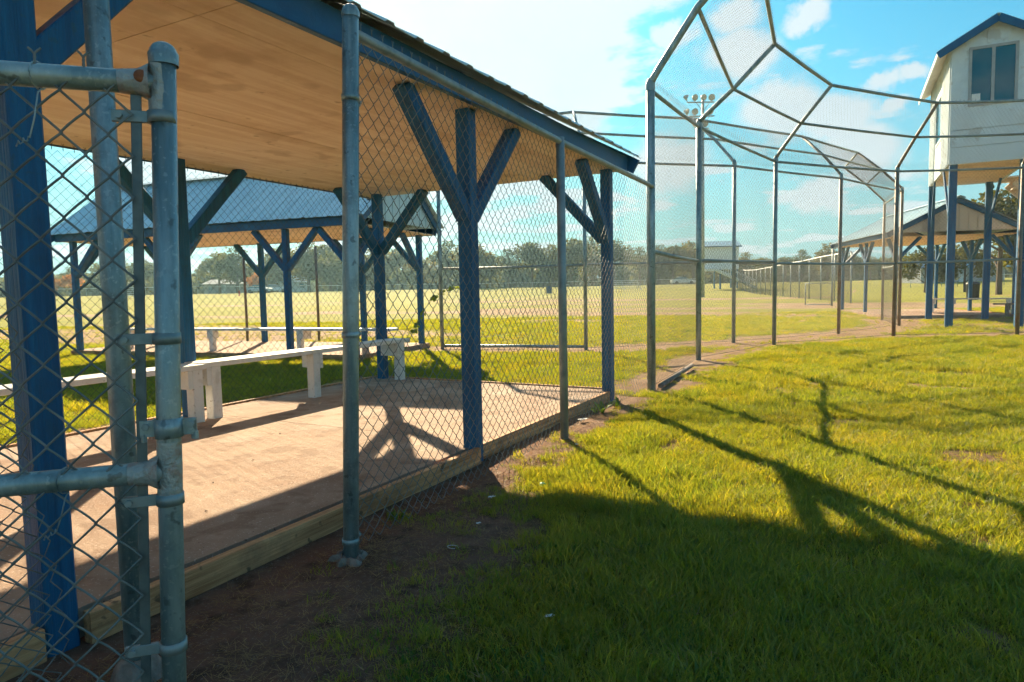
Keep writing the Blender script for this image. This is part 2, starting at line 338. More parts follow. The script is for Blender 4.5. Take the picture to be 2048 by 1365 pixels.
def chain(corners, pitch=.072, r=.0018, lod=0, sag=0., barbs=.0, seed=0):
    """chain-link fabric on the quad corners = (bottom a, bottom b, top b, top a).
    Every wire runs up the fence in a zigzag and hooks into the next one."""
    c = np.array(corners, float); w = pitch/2
    Lu = (np.linalg.norm(c[1]-c[0])+np.linalg.norm(c[2]-c[3]))/2; Lv = (np.linalg.norm(c[3]-c[0])+np.linalg.norm(c[2]-c[1]))/2
    nu = max(2, int(round(Lu/w))); nv = max(2, int(round(Lv/w)))
    nrm = np.cross(c[1]-c[0], c[3]-c[0]); nrm /= np.linalg.norm(nrm)
    rg = np.random.default_rng(seed); out = []
    for par in (0, 1):
        I = np.arange(par, nu, 2)
        if len(I) == 0: continue
        if lod == 0: sub = np.array([0, .06, .16, .36, .64, .84, .94]); n = 6
        elif lod == 1: sub = np.array([0, .10, .5, .90]); n = 4
        else: sub = np.array([0.]); n = 3
        t = (np.arange(nv)[:, None]+sub[None, :]).ravel(); t = np.append(t, nv)
        k = np.floor(t).astype(int); fr = t-k
        tri = np.where((k+par) % 2 == 0, fr, 1-fr)
        bulge = np.sin(pi*fr)*np.where((k+par) % 2 == 0, 1, -1)
        if lod < 2:
            tri = (tri-.5)*1.07+.5
            tri = np.where((fr < .001) | (fr > .999), .5+(tri-.5)*1.0, tri)
        U = (I[:, None]+tri[None, :])/nu; V = np.broadcast_to(t/nv, U.shape)
        P = bil(c, U, V)
        P = P+nrm*(bulge[None, :, None]*(r*2.0 if lod < 2 else 0))
        if sag:
            P = P+nrm*(sag*(np.sin(U*pi*3.1+seed)*.5+np.sin(V*pi*2.3+U*4+seed)*.5))[..., None]
            P = P+(c[1]-c[0])[None, None, :]/Lu*(sag*.5*np.sin(V*pi*5+I[:, None]*.35))[..., None]
        out.append(sweep(P, r, n))
    if barbs:
        # cut ends twisted together above the top row
        J = np.arange(1, nu, 2); u = J/nu; top = bil(c, u, np.ones_like(u)); up = (c[3]-c[0])/Lv; al = (c[1]-c[0])/Lu
        q = []
        for sgn in (-1, 1):
            tt = np.array([0, .25, .5, .7, .85, 1.0]); sx = np.array([0, .3, -.3, .3, 1.0, 2.2])*sgn
            q.append(top[:, None, :]+up*(tt*barbs)[None, :, None]+al*(sx*r*2)[None, :, None]+nrm*(np.array([0, .5, -.5, .5, 0, 0])*r*2*sgn)[None, :, None])
        out.append(sweep(np.concatenate(q), r*.95, 5 if lod == 0 else 3))
    return out
def diag(corners, pitch=.072, r=.0017):
    """far chain-link: the two families of wires as long straight strands"""
    c = np.array(corners, float); w = pitch/2
    Lu = (np.linalg.norm(c[1]-c[0])+np.linalg.norm(c[2]-c[3]))/2; Lv = (np.linalg.norm(c[3]-c[0])+np.linalg.norm(c[2]-c[1]))/2
    A = []
    for s in (1, -1):
        o = np.arange(-Lv, Lu, pitch) if s == 1 else np.arange(0, Lu+Lv, pitch)
        u0 = o.copy(); v0 = np.zeros_like(o); u1 = o+s*Lv; v1 = np.full_like(o, Lv)
        def clip(u, v, uu, vv):
            lo = u < 0; v = np.where(lo, v+(0-u)*s, v); u = np.where(lo, 0, u)
            hi = u > Lu; v = np.where(hi, v+(Lu-u)*s, v); u = np.where(hi, Lu, u); return u, v
        u0, v0 = clip(u0, v0, u1, v1); u1, v1 = clip(u1, v1, u0, v0)
        ok = (v1-v0) > 1e-3; u0, v0, u1, v1 = u0[ok], v0[ok], u1[ok], v1[ok]
        t = np.linspace(0, 1, 3)[None, :]
        A.append(bil(c, (u0[:, None]*(1-t)+u1[:, None]*t)/Lu, (v0[:, None]*(1-t)+v1[:, None]*t)/Lv))
    return [sweep(a, r, 3) for a in A]

# ------------------------------------------------------------------ terrain
def sst(a, b, x):
    t = np.clip((x-a)/(b-a), 0, 1); return t*t*(3-2*t)
_G = RNG.random((64, 64))
def vnoise(x, y, s):
    x = np.asarray(x, float)*s+100; y = np.asarray(y, float)*s+100
    xi = np.floor(x).astype(int); yi = np.floor(y).astype(int); fx = x-xi; fy = y-yi; fx = fx*fx*(3-2*fx); fy = fy*fy*(3-2*fy)
    g = lambda a, b: _G[a % 64, b % 64]
    return (g(xi, yi)*(1-fx)+g(xi+1, yi)*fx)*(1-fy)+(g(xi, yi+1)*(1-fx)+g(xi+1, yi+1)*fx)*fy
def fbm(x, y, s): return vnoise(x, y, s)*.5+vnoise(x, y, s*2.1)*.3+vnoise(x, y, s*4.3)*.2
def height(x, y):
    x = np.asarray(x, float); y = np.asarray(y, float); r = np.hypot(x, y)
    h = 1.35*sst(72, 132, r)
    near = 1-sst(18, 40, r)
    h = h+near*((fbm(x, y, 1.1)-.5)*.035+(fbm(x, y, 7)-.5)*.022)
    h = h+(fbm(x, y, .12)-.5)*.18*sst(26, 50, r)
    inside = (x > -5.0) & (x < -2.12) & (y < 6.0)
    h = np.where(inside, np.minimum(h, .0)-.03, h)
    return h
A_PTS = [(-1.924, 6.521), (-2.108, 9.421), (-1.447, 12.147), (.387, 14.592), (2.431, 15.55), (5.2, 15.9)]
B_PTS = [(-6.726, 9.906), (-4.188, 10.415), (-2.157, 12.399), (-.572, 15.102), (.588, 18.113), (.269, 20.676)]
def seg_d(x, y, pts):
    best = np.full(np.shape(x), 1e9)
    for (ax, ay), (bx, by) in zip(pts[:-1], pts[1:]):
        t = np.clip(((x-ax)*(bx-ax)+(y-ay)*(by-ay))/((bx-ax)**2+(by-ay)**2), 0, 1)
        best = np.minimum(best, np.hypot(x-ax-t*(bx-ax), y-ay-t*(by-ay)))
    return best
def grass_amt(x, y):
    x = np.asarray(x, float); y = np.asarray(y, float)
    n = fbm(x, y, 1.6)-.5; n2 = fbm(x, y, .5)-.5
    yy = sst(2.0, 4.2, y)
    e0 = -1.80*(1-yy)-1.95*yy; e1 = -.60*(1-yy)-1.50*yy
    a = sst(0, 1, (x+n*1.1+n2*.4-e0)/(e1-e0))
    left = x < -1.75
    # beyond the first dugout and between the two backstops
    dA = seg_d(x, y, A_PTS); dB = seg_d(x, y, B_PTS)
    strip = np.maximum(1-sst(.15, .55, dA+n*.5), np.where((y > 8.5), 1-sst(.3, 1.0, dB+n*.8), 0))
    mid = sst(-6.2, -5.2, x)*(1-sst(-2.6, -1.9, x))
    a = np.where((x > -1.2) & (y < 9), a*(1-.75*sst(.62, .72, fbm(x+3, y, 1.7))), a)
    a = np.where(left, .80+.4*n, a)
    a = np.where(left & (x > -5.1) & (y < 6.05), 0, a)
    dd = (1-sst(.1, .5, np.abs(x+5.15)+n*.4))*(y < 6.3)
    a = a*(1-.85*dd)*(1-.95*strip)
    # trodden bands across the far infield
    r = np.hypot(x, y)
    band = sst(.52, .62, fbm(x*.25, y*1.0, .22))*sst(11, 16, r)*(1-sst(60, 90, r))*.7
    walk = ((y > 13.5) & (x > .2) & (y < 22.5))*sst(.4, .0, np.abs(fbm(x, y, .6)-.55))*.75*(dA > .0)*(y > 15.2)
    return np.clip(a*(1-band)*(1-walk), 0, 1)
def ground():
    def axis(lo, hi, a, b, s):
        c = list(np.arange(a, b, s)); st = s; v = b
        while v < hi: c.append(v); st *= 1.09; v += st
        c.append(hi); st = s; v = a-s; l = []
        while v > lo: l.append(v); st *= 1.09; v -= st
        l.append(lo); return np.array(l[::-1]+c)
    xs = axis(-1500, 1500, -7, 6, .055); ys = axis(-60, 2500, .3, 9, .055)
    X, Y = np.meshgrid(xs, ys); Z = height(X, Y); V = np.stack([X, Y, Z], -1).reshape(-1, 3)
    nx, ny = len(xs), len(ys); i = (np.arange(ny-1)[:, None]*nx+np.arange(nx-1)[None, :]).ravel()
    F = np.stack([i, i+1, i+1+nx, i+nx], -1)
    m = bpy.data.materials.new('ground_soil_and_turf'); m.use_nodes = True; nt = m.node_tree; N = nt.nodes; L = nt.links; p = N['Principled BSDF']
    p.inputs['Roughness'].default_value = .95; p.inputs['Specular IOR Level'].default_value = .1
    geo = N.new('ShaderNodeNewGeometry'); at = N.new('ShaderNodeAttribute'); at.attribute_name = 'turf'
    def noise(s, d=6, r=.6, st=None):
        n = N.new('ShaderNodeTexNoise'); n.inputs['Scale'].default_value = s; n.inputs['Detail'].default_value = d; n.inputs['Roughness'].default_value = r
        if st:
            mp = N.new('ShaderNodeMapping'); mp.inputs['Scale'].default_value = st; L.new(geo.outputs['Position'], mp.inputs[0]); L.new(mp.outputs[0], n.inputs['Vector'])
        else: L.new(geo.outputs['Position'], n.inputs['Vector'])
        return n.outputs[0]
    def mixc(f, a, b, typ='MIX'):
        x = N.new('ShaderNodeMixRGB'); x.blend_type = typ
        for i, v in enumerate((f, a, b)):
            if isinstance(v, tuple): x.inputs[i].default_value = (*v, 1)
            elif isinstance(v, float): x.inputs[i].default_value = v
            else: L.new(v, x.inputs[i])
        return x.outputs[0]
    def rng(v, a, b, c=0., d=1.):
        x = N.new('ShaderNodeMapRange'); L.new(v, x.inputs[0]); x.inputs[1].default_value = a; x.inputs[2].default_value = b; x.inputs[3].default_value = c; x.inputs[4].default_value = d; return x.outputs[0]
    soil = mixc(rng(noise(2.2), .3, .7), (.15, .080, .055), (.27, .155, .11))
    soil = mixc(rng(noise(45, 4), .55, .75), soil, (.26, .19, .14))
    soil = mixc(rng(noise(9, 5), .5, .68, 0, .85), soil, (.065, .042, .03))
    soil = mixc(rng(noise(120, 3), .62, .70), soil, (.38, .30, .24))
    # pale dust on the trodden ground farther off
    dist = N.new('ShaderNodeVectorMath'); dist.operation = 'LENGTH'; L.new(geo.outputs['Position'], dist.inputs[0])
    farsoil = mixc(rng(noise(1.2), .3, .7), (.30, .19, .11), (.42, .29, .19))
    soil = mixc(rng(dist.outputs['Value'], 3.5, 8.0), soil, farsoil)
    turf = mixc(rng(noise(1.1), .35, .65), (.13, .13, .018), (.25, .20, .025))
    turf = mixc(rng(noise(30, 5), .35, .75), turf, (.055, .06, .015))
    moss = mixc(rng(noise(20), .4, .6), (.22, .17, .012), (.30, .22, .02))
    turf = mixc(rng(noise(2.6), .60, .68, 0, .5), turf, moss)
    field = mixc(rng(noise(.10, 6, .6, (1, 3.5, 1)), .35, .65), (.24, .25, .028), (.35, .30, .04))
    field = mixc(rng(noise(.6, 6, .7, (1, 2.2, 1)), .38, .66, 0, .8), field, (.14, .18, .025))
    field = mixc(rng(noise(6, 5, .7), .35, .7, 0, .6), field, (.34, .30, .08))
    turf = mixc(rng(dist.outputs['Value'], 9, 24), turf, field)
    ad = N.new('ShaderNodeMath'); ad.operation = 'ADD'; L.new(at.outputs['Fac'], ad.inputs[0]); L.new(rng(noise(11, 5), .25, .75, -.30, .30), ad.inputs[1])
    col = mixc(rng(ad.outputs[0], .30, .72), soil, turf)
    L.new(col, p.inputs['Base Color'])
    bp = N.new('ShaderNodeBump'); bp.inputs['Strength'].default_value = .9; bp.inputs['Distance'].default_value = .025
    L.new(noise(38, 8, .7), bp.inputs['Height']); L.new(bp.outputs[0], p.inputs['Normal'])
    me = np_mesh('ground', [(V, F)], m)
    a = me.attributes.new('turf', 'FLOAT', 'POINT'); a.data.foreach_set('value', grass_amt(X, Y).ravel().astype(np.float32))
    link('ground', me, kind='structure')
ground()
def hz(x, y): return float(height(x, y))
def at(px, depth):
    """ground point seen in picture column px (2048 wide) at this depth"""
    d = CF+CR*((px-1024)/FPX)-CU*((575-682.5)/FPX); p = CAMP+d*depth
    return Vector((p.x, p.y, hz(p.x, p.y)))

# ------------------------------------------------------------------ dugout shelters
def corr(mb, a, b, down, L, rib=.23, hgt=.011, th=.0012, flip=1):
    """ribbed metal sheet from a to b (along the eave), running `down` for L"""
    a = Vector(a); b = Vector(b); e = (b-a); W = e.length; e.normalize(); dn = Vector(down).normalized(); n = e.cross(dn).normalized()
    if n.z < 0: n = -n
    xs = []; k = max(1, int(round(W/rib))); s = W/k
    for i in range(k):
        xs += [(i*s, 0), (i*s+s*.34, 0), (i*s+s*.40, hgt), (i*s+s*.60, hgt), (i*s+s*.66, 0)]
    xs.append((W, 0))
    vs = []
    for off in (0, -.003):
        for t in (0, L):
            vs += [a+e*x+n*(z+off)+dn*t for x, z in xs]
    m = len(xs); fs = []
    for i in range(m-1):
        fs.append((i, i+1, m+i+1, m+i)); fs.append((2*m+i, 3*m+i, 3*m+i+1, 2*m+i+1))
        fs.append((m+i, m+i+1, 3*m+i+1, 3*m+i)); fs.append((i+1, i, 2*m+i, 2*m+i+1))
    fs.append((0, m, 3*m, 2*m)); fs.append((m-1, 3*m-1, 4*m-1, 2*m-1))
    mb.add(vs, fs)
def dugout(label, origin, rz, L0, L1, W, posts, sof=2.08, slope=.36, vfront=.10, vback=None, slab=True, boards=None, seams=None, gable='roof', trim='bluetrim', drops={}, joints=None):
    """local x along the shelter, local y across it (0 = front fascia), eave at sof"""
    vback = vback if vback is not None else W-.25
    D = thing('dugout', label, 'dugout', origin, rz, 'roofed dugouts around the ball fields')
    for u in posts:
        for v in (vfront, vback):
            b = MB().beam((u, v, -.03 if v == vfront else .02), (u, v, sof-.002), .090, .090, c=.006)
            b.build('post', M['blue'], D)
    w = .085
    for i, u in enumerate(posts):
        for v in (vfront, vback):
            dr = drops.get((u, v), .62)
            for s in (-1, 1):
                if (i == 0 and s < 0) or (i == len(posts)-1 and s > 0):
                    vv = 1 if v == vfront else -1
                    MB().beam((u, v+vv*.04, sof-.62), (u, v+vv*.62, sof-.004), w, w, c=.005).build('brace', M['blue'], D)
                    continue
                MB().beam((u+s*.03, v, sof-dr), (u+s*(dr-.02), v, sof-.004), w, w, c=.005).build('brace', M['blue'], D)
    # plywood ceiling sheets with open joints
    us = [L0]+[x for x in (seams or np.arange(L0+2.44, L1-.3, 2.44))]+[L1]; vs_ = [0.02, .25, 1.47, W-.28, W-.02]
    for i in range(len(us)-1):
        for j in range(len(vs_)-1):
            MB().box((us[i]+.0025, vs_[j]+.0025, sof+.001*(j % 2)), (us[i+1]-.0025, vs_[j+1]-.0025, sof+.012)).build('plywood_sheet', M['ply'], D)
    # fascia boards front and back, rake boards and gable panels
    zt = sof+.125
    for v, s in ((0, -1), (W, 1)):
        MB().beam((L0-.03, v+s*.0, sof+.062), (L1+.03, v, sof+.062), .036, .135, c=.003).build('fascia', M[trim], D)
    ov = .11; zr = zt+slope*(W/2+ov)
    for x, s in ((L0-.02, -1), (L1+.02, 1)):
        g = MB().slabq([(x, .02, zt-.02), (x, W-.02, zt-.02), (x, W/2, zt+slope*W/2-.03)] if s > 0 else [(x, W-.02, zt-.02), (x, .02, zt-.02), (x, W/2, zt+slope*W/2-.03)], .012)
        go = g.build('gable_panel', M[gable], D)
        for y in np.arange(.25, W-.2, .23):
            hh = zt+slope*min(y, W-y)-.06
            if hh > zt+.03: MB().box((x+s*.014, y-.012, zt-.015), (x+s*.026, y+.012, hh)).build('rib', M[gable], go)
        for yy, s2 in ((-ov+.02, 1), (W+ov-.02, -1)):
            a = Vector((x+s*.045, yy, zt-.085+.0)); bq = Vector((x+s*.045, W/2, zt-.085+slope*(W/2+ov-.02)))
            MB().beam(a, bq, .036, .13, c=.003).build('rake_board', M[trim], D)
    # roof sheets, both slopes
    x = L0-.14; e = L1+.14; k = int(round((e-x)/.92)); st = (e-x)/k
    Ls = hypot(W/2+ov, slope*(W/2+ov)); 
    for i in range(k):
        for side in (0, 1):
            j = random.uniform(-.012, .012)
            mb = MB(); yr = W/2; dn = (0, -(W/2+ov), -slope*(W/2+ov)) if side == 0 else (0, (W/2+ov), -slope*(W/2+ov))
            corr(mb, (x+i*st+.001, yr, zr+.004*(i % 2)), (x+(i+1)*st+.012, yr, zr+.004*(i % 2)), dn, Ls+j)
            mb.build('roof_sheet', M['roof'], D)
    rc = MB(); rc.slabq([(x-.01, W/2-.16, zr-.035), (e+.01, W/2-.16, zr-.035), (e+.01, W/2, zr+.034), (x-.01, W/2, zr+.034)], .002)
    rc.slabq([(x-.01, W/2, zr+.034), (e+.01, W/2, zr+.034), (e+.01, W/2+.16, zr-.035), (x-.01, W/2+.16, zr-.035)], .002)
    rc.build('ridge_cap', M['roof'], D)
    if slab:
        cuts = [L0+.05]+[c for c in (joints or [])]+[L1-.10]
        for a, b in zip(cuts[:-1], cuts[1:]): MB().box((a+.003, .12, -.12), (b-.003, W-.12, .085)).build('slab', M['slab'], D)
    for (a, b, v, z0, z1) in (boards or []):
        if a == 'end': MB().beam((b, .1, (z0+z1)/2), (b, v, (z0+z1)/2), .036, z1-z0).build('kerb_board', M['lumber'], D)
        else: MB().beam((a, v, (z0+z1)/2), (b, v, (z0+z1)/2), .038, z1-z0, c=.003).build('kerb_board', M['lumber'], D)
    return D
# nearest dugout: runs along world +Y beside the lawn
D1 = dugout('nearest open dugout with plywood ceiling and blue posts, beside the open gate', (-2.0, 0, 0), pi/2,
    -2.6, 5.95, 2.97, [-1.33, 1.04, 3.41, 5.78], seams=[-.69, 1.75, 4.19], vfront=.11, vback=2.72, drops={(1.04, .11): .40}, slope=.55, joints=[-.55, 3.53],
    boards=[(-1.8, .985, .075, -.01, .092), (1.10, 3.375, .055, -.005, .092), (3.47, 5.73, .095, -.005, .09), (-2.2, 5.86, 2.87, -.02, .10), ('end', 5.87, 2.85, -.02, .098)])
D2 = dugout('second dugout with pale metal gable roof, standing beyond the nearest dugout at left', (-6.70-6.23*cos(radians(8.4)), 7.75-6.23*sin(radians(8.4)), 0), radians(8.4), 
    -.02, 6.25, 2.5, [.25, 2.55, 4.85, 6.05], sof=2.04, slope=.74, vfront=.10, boards=[(.1, 6.15, .05, -.03, .09)])

# gabled dugout behind the tower: its length runs away from the camera
def far_dugout():
    ax = atan2(.954, -.30)
    d = dugout('third dugout with tan gable end and blue rake boards, behind the tower legs at right', (3.62, 22.45, 0), ax, 0, 5.4, 3.35,
        [.25, 2.75, 5.2], sof=2.27, slope=.50, gable='tan_siding', boards=[(.0, 5.3, .03, -.02, .1)])
    return d
D3 = far_dugout()

# ------------------------------------------------------------------ benches
def bench(name, label, loc, rz, length, legs, top=.515, zfl=.085, m='white', w=.235, group='white plank benches in the dugouts', toward=-1):
    """local x along the seat, seat front edge at local y=0, back at +w"""
    B = thing(name, label, 'bench', loc, rz, group)
    MB().beam((0, w/2, top-.019), (length, w/2, top-.019), w, .038, c=.004).build('seat', M[m], B)
    for x, s in legs:
        MB().beam((x, .045, zfl), (x, .045, top-.0385), .085, .085, c=.005).build('leg', M[m], B)
        MB().beam((x+s*.062, .006, top-.0385-.069), (x+s*.062, w-.005, top-.0385-.069), .036, .136, c=.003).build('seat_support', M[m], B)
    return B
bench('bench', 'white plank bench nearer the open gate, running out of the picture at left', (-4.405, -1.9, 0), pi/2, 5.23, [(.5, 1), (2.9, 1), (5.16, -1)])
bench('bench', 'white plank bench in the nearest dugout behind the single galvanised gate post', (-4.425, 3.335, 0), pi/2, 2.56, [(.10, -1), (1.16, 1), (2.42, -1)], top=.522)
bench('bench', 'thin white bench under the second dugout roof, seen through the back fence', (-12.1, 7.30, 0), radians(8.4), 5.7, [(.3, 1), (2.2, -1), (4.0, 1), (5.5, -1)], zfl=.07, top=.47)
bench('bench', 'weathered white bench under the third dugout, between the tower legs', (1.55, 24.2, 0), radians(-8), 2.6, [(.1, 1), (.62, 1), (2.0, -1)], zfl=.05, top=.50)
bench('bench', 'grey plank bench at the right edge beyond the tower legs', (2.9, 22.0, 0), radians(-4), 2.6, [(.3, 1), (2.3, -1)], zfl=.05, top=.40, m='concrete')

# ------------------------------------------------------------------ fences near the camera
RN = .030
def band(z, cx, cy, r, parent, d, m='steel_dark', w=.022, ext=.055):
    """tension band: strap round the pipe with a tab and bolt towards d"""
    d = Vector((d[0], d[1], 0)).normalized(); mb = MB()
    mb.lathe((cx, cy, z), [(r+.0004, -w/2), (r+.003, -w/2), (r+.003, w/2), (r+.0004, w/2)], 24)
    c = Vector((cx, cy, z)); mb.beam(c+d*r*.6, c+d*(r+ext), .009, w, c=.001)
    o = mb.build('tension_band', M[m], parent)
    p = c+d*(r+ext-.012); nrm = Vector((-d.y, d.x, 0))
    MB().tube([p-nrm*.012, p-nrm*.0, p+nrm*.012], .0065, 6).build('bolt', M['galv_dark'], o)
    return o
def cap(cx, cy, z, r, parent, m='galv'):
    MB().lathe((cx, cy, z), [(r+.0025, -.022), (r+.0035, -.002), (r+.0015, 0), (r*.98, r*.28), (r*.8, r*.55), (r*.45, r*.78), (.0005, r*.85)], 24).build('post_cap', M[m], parent)

# front fence of the dugout
FF = thing('chain_link_fence', 'chain-link fence along the front of the nearest dugout, hung on galvanised posts', 'fence')
pz = 2.06
MB().tube([(-1.776, 1.94, -.05), (-1.742, 1.957, 1.0), (-1.706, 1.975, pz)], RN, 24).build('post', M['galv'], FF)
cap(-1.706, 1.975, pz, RN, FF)
MB().tube([(-1.838, 4.16, -.05), (-1.84, 4.16, 2.03)], .0285, 16).build('post', M['galv_dark'], FF)
MB().tube([(-1.73, 1.98, 2.0), (-1.84, 4.16, 2.003), (-1.90, 6.50, 2.005)], .0205, 12).build('top_rail', M['galv_dark'], FF)
MB().beam((-1.79, 1.995, .03), (-1.725, 2.03, 1.98), .004, .018, up=(0, 1, 0), c=.0008).build('tension_bar', M['steel_dark'], FF)
for z in (.065, .87, 1.75): band(z, -1.776+.034*z, 1.94+.017*z, RN, FF, (-.3, 1), m='galv', ext=.05)
fm = chain([(-1.80, 2.0, .015), (-1.88, 4.16, .02), (-1.88, 4.16, 2.02), (-1.735, 2.03, 2.02)], lod=0, r=.0016, sag=.006, barbs=.035, seed=1)
fm += chain([(-1.88, 4.16, .03), (-1.945, 6.48, .03), (-1.925, 6.48, 2.02), (-1.88, 4.16, 2.02)], lod=1, r=.0015, sag=.008, barbs=.035, seed=2)
o = link('wire_mesh', np_mesh('wire_mesh', fm, M['wire']), FF, kind='stuff')
ft = thing('post_footing', 'crumbled concrete footing round the foot of the nearest fence post', 'footing', (-1.775, 1.94, 0))
mb = MB(); ring = []
prof = [(.082, -.04), (.070, -.004), (.055, .008), (.040, .004), (.028, .002)]
vs = []; n = 22
for r_, z_ in prof:
    for j in range(n):
        k = 1+.75*(vnoise(cos(2*pi*j/n)*2+r_*9, sin(2*pi*j/n)*2, 1.4)-.5); vs.append((r_*k*cos(2*pi*j/n), r_*k*sin(2*pi*j/n), z_+.035*(vnoise(j*1.7, r_*50, 1)-.5)))
mb.add(vs, [(i*n+j, i*n+(j+1) % n, (i+1)*n+(j+1) % n, (i+1)*n+j) for i in range(len(prof)-1) for j in range(n)])
mb.build('concrete', M['concrete'], ft)

# gate post left of the opening
GP = thing('gate_post', 'galvanised pipe post standing in front of the blue corner post at left', 'post')
MB().tube([(-1.756, 1.063, -.05), (-1.755, 1.067, 2.06)], .0295, 24).build('pipe', M['galv'], GP)
MB().lathe((-1.756, 1.063, .0), [(.075, -.02), (.06, .02), (.045, .045), (.030, .05)], 18).build('footing', M['concrete'], GP)

# swung-open gate in the foreground
gd = Vector((-.697, -.717, 0)).normalized(); gp = Vector((-1.123, .759, 0)); gn = Vector((-gd.y, gd.x, 0))
GT = thing('gate', 'open chain-link gate in the left foreground with domed pole cap and rusty weld', 'gate')
def gpt(u, z, off=0): return gp+gd*(u-.0128-.034*(z-1.02))+gn*off+Vector((0, 0, z))
RG = .0205
MB().tube([gpt(0, .12), gpt(0, .80), gpt(-.004, 1.455)], RG, 28).build('frame_upright', M['galv'], GT)
c0 = gpt(-.004, 1.455); cap(c0.x, c0.y, 1.455, RG+.001, GT)
MB().tube([gpt(1.0, .12), gpt(1.0, 1.46)], RG, 20).build('frame_upright', M['galv'], GT)
for z, zz in ((1.402, 1.402), (.713, .713), (.13, .13)):
    MB().tube([gpt(.01, z), gpt(.5, z+.001), gpt(.99, zz)], .0195, 24).build('frame_rail', M['galv'], GT)
for z in (1.402, .713):       # weld collars, silver paint with a rust spot
    w_ = MB().lathe((0, 0, 0), [(.0200, .050), (.0212, .040), (.0225, .020), (.0265, .012), (.030, .006), (.033, 0)], 22, axis='x').build('weld', M['weld'], GT)
    w_.location = gpt(.0155, z); w_.rotation_euler = (0, 0, atan2(gd.y, gd.x))
    if z < 1: continue
    rs = MB(); rs.lathe((0, 0, 0), [(.0002, .0045), (.005, .004), (.009, .002), (.011, 0)], 12, axis='y'); ro = rs.build('rust_spot', M['rust'], w_)
    ro.location = (.012, .0258*(1 if gn.dot(CAMP-gp) > 0 else -1), .004); ro.rotation_euler = (0, 0, 0 if gn.dot(CAMP-gp) > 0 else pi)
for za, zb_ in ((.662, .768), (1.352, 1.432)):
    MB().tube([gpt(0, za), gpt(0, (za+zb_)/2), gpt(0, zb_)], [RG+.0003, RG+.0009, RG+.0003], 28, cap=False).build('silver_paint', M['weld'], GT)
MB().beam(gpt(.048, .12), gpt(.040, 1.418), .004, .017, up=tuple(gd), c=.0008).build('tension_bar', M['steel_dark'], GT)
for z in (1.343, .955, .662, .385): q = gpt(0, z); band(z, q.x, q.y, RG, GT, gd, m='galv_dark', w=.020, ext=.058)
# fork latch clamp with two ears
cl = MB(); cq = gpt(0, .793); cl.lathe((cq.x, cq.y, .793), [(RG+.0004, -.017), (RG+.004, -.017), (RG+.004, .017), (RG+.0004, .017)], 24)
for s in (1, -1):
    e = cq.copy(); cl.beam(e+gd*s*(RG*.7), e+gd*s*(RG+.026), .008, .030, c=.001)
    cl.beam(e+gd*s*(RG+.022)+Vector((0, 0, -.010)), e+gd*s*(RG+.022)+Vector((0, 0, -.024)), .012, .008, c=.001)
clo = cl.build('latch_clamp', M['galv'], GT)
for s in (1, -1):
    e = cq+gd*s*(RG+.016)+Vector((0, 0, .004)); MB().tube([e-gn*.011, e, e+gn*.011], .0065, 6).build('bolt', M['galv_dark'], clo)
gm = chain([gpt(1.0, .10, .010), gpt(.050, .10, .010), gpt(.045, 1.415, .010), gpt(1.0, 1.41, .010)], pitch=.0715, lod=0, r=.0021, sag=.0015, barbs=.030, seed=4)
link('wire_mesh', np_mesh('wire_mesh', gm, M['wire']), GT, kind='stuff')
def tie(u, z, drop):
    pts = []
    for k in range(13):
        t = k/12*2*pi*.8-.6; pts.append(gpt(u+.006*sin(t), z+.0225*cos(t), .0225*sin(t)))
    pts += [gpt(u-.002, z-.03, .012), gpt(u+.004, z-drop*.7, .013), gpt(u+.012, z-drop, .012)]
    for k in range(10):
        pts.append(gpt(u+.012+.0022*k, z-drop-.0012*k+.004*sin(k*1.9), .011+.004*cos(k*1.9)))
    MB().tube(pts, .0013, 6).build('tie_wire', M['galv'], GT)
tie(.185, 1.402, .105); tie(.165, .713, .085)

# loose fabric on the fence line left of the gate post, its cut edge curling free
LM = thing('loose_fence_mesh', 'loose chain-link fabric with a ragged curled edge at the far left', 'fence mesh')
lm = chain([(-1.86, -1.4, .02), (-1.87, .93, .02), (-1.86, .82, 1.15), (-1.86, -1.4, 1.9)], lod=1, r=.0017, sag=.016, seed=5)
link('wire_mesh', np_mesh('wire_mesh', lm, M['wire']), LM, kind='stuff')
mb = MB(); rr = random.Random(3)
for k in range(1):
    pts = []; z = 1.05-.02*k; y = .86+.012*k; x = -1.86+.01*k; i = 0
    while z > .06:
        pts.append((x+.012*sin(z*9), y+(.012 if i % 2 else -.010)+.010*sin(z*6)+.07*(1.1-z)/1.1, z)); z -= .034; i += 1
    mb.tube(pts, .0016, 5)
mb.build('loose_wire', M['wire'], LM)

# fence along the back of the nearest dugout
BF = thing('chain_link_fence', 'chain-link fabric stapled behind the back posts of the nearest dugout', 'fence')
bm_ = chain([(-4.83, 6.0, .02), (-4.83, -1.9, .02), (-4.83, -1.9, 2.02), (-4.83, 6.0, 2.02)], lod=2, r=.0018, barbs=.05, seed=6)
link('wire_mesh', np_mesh('wire_mesh', bm_, M['oldwire']), BF, kind='stuff')
MB().tube([(-4.835, 6.0, .03), (-4.835, -1.9, .03)], .003, 6).build('bottom_wire', M['oldwire'], BF)

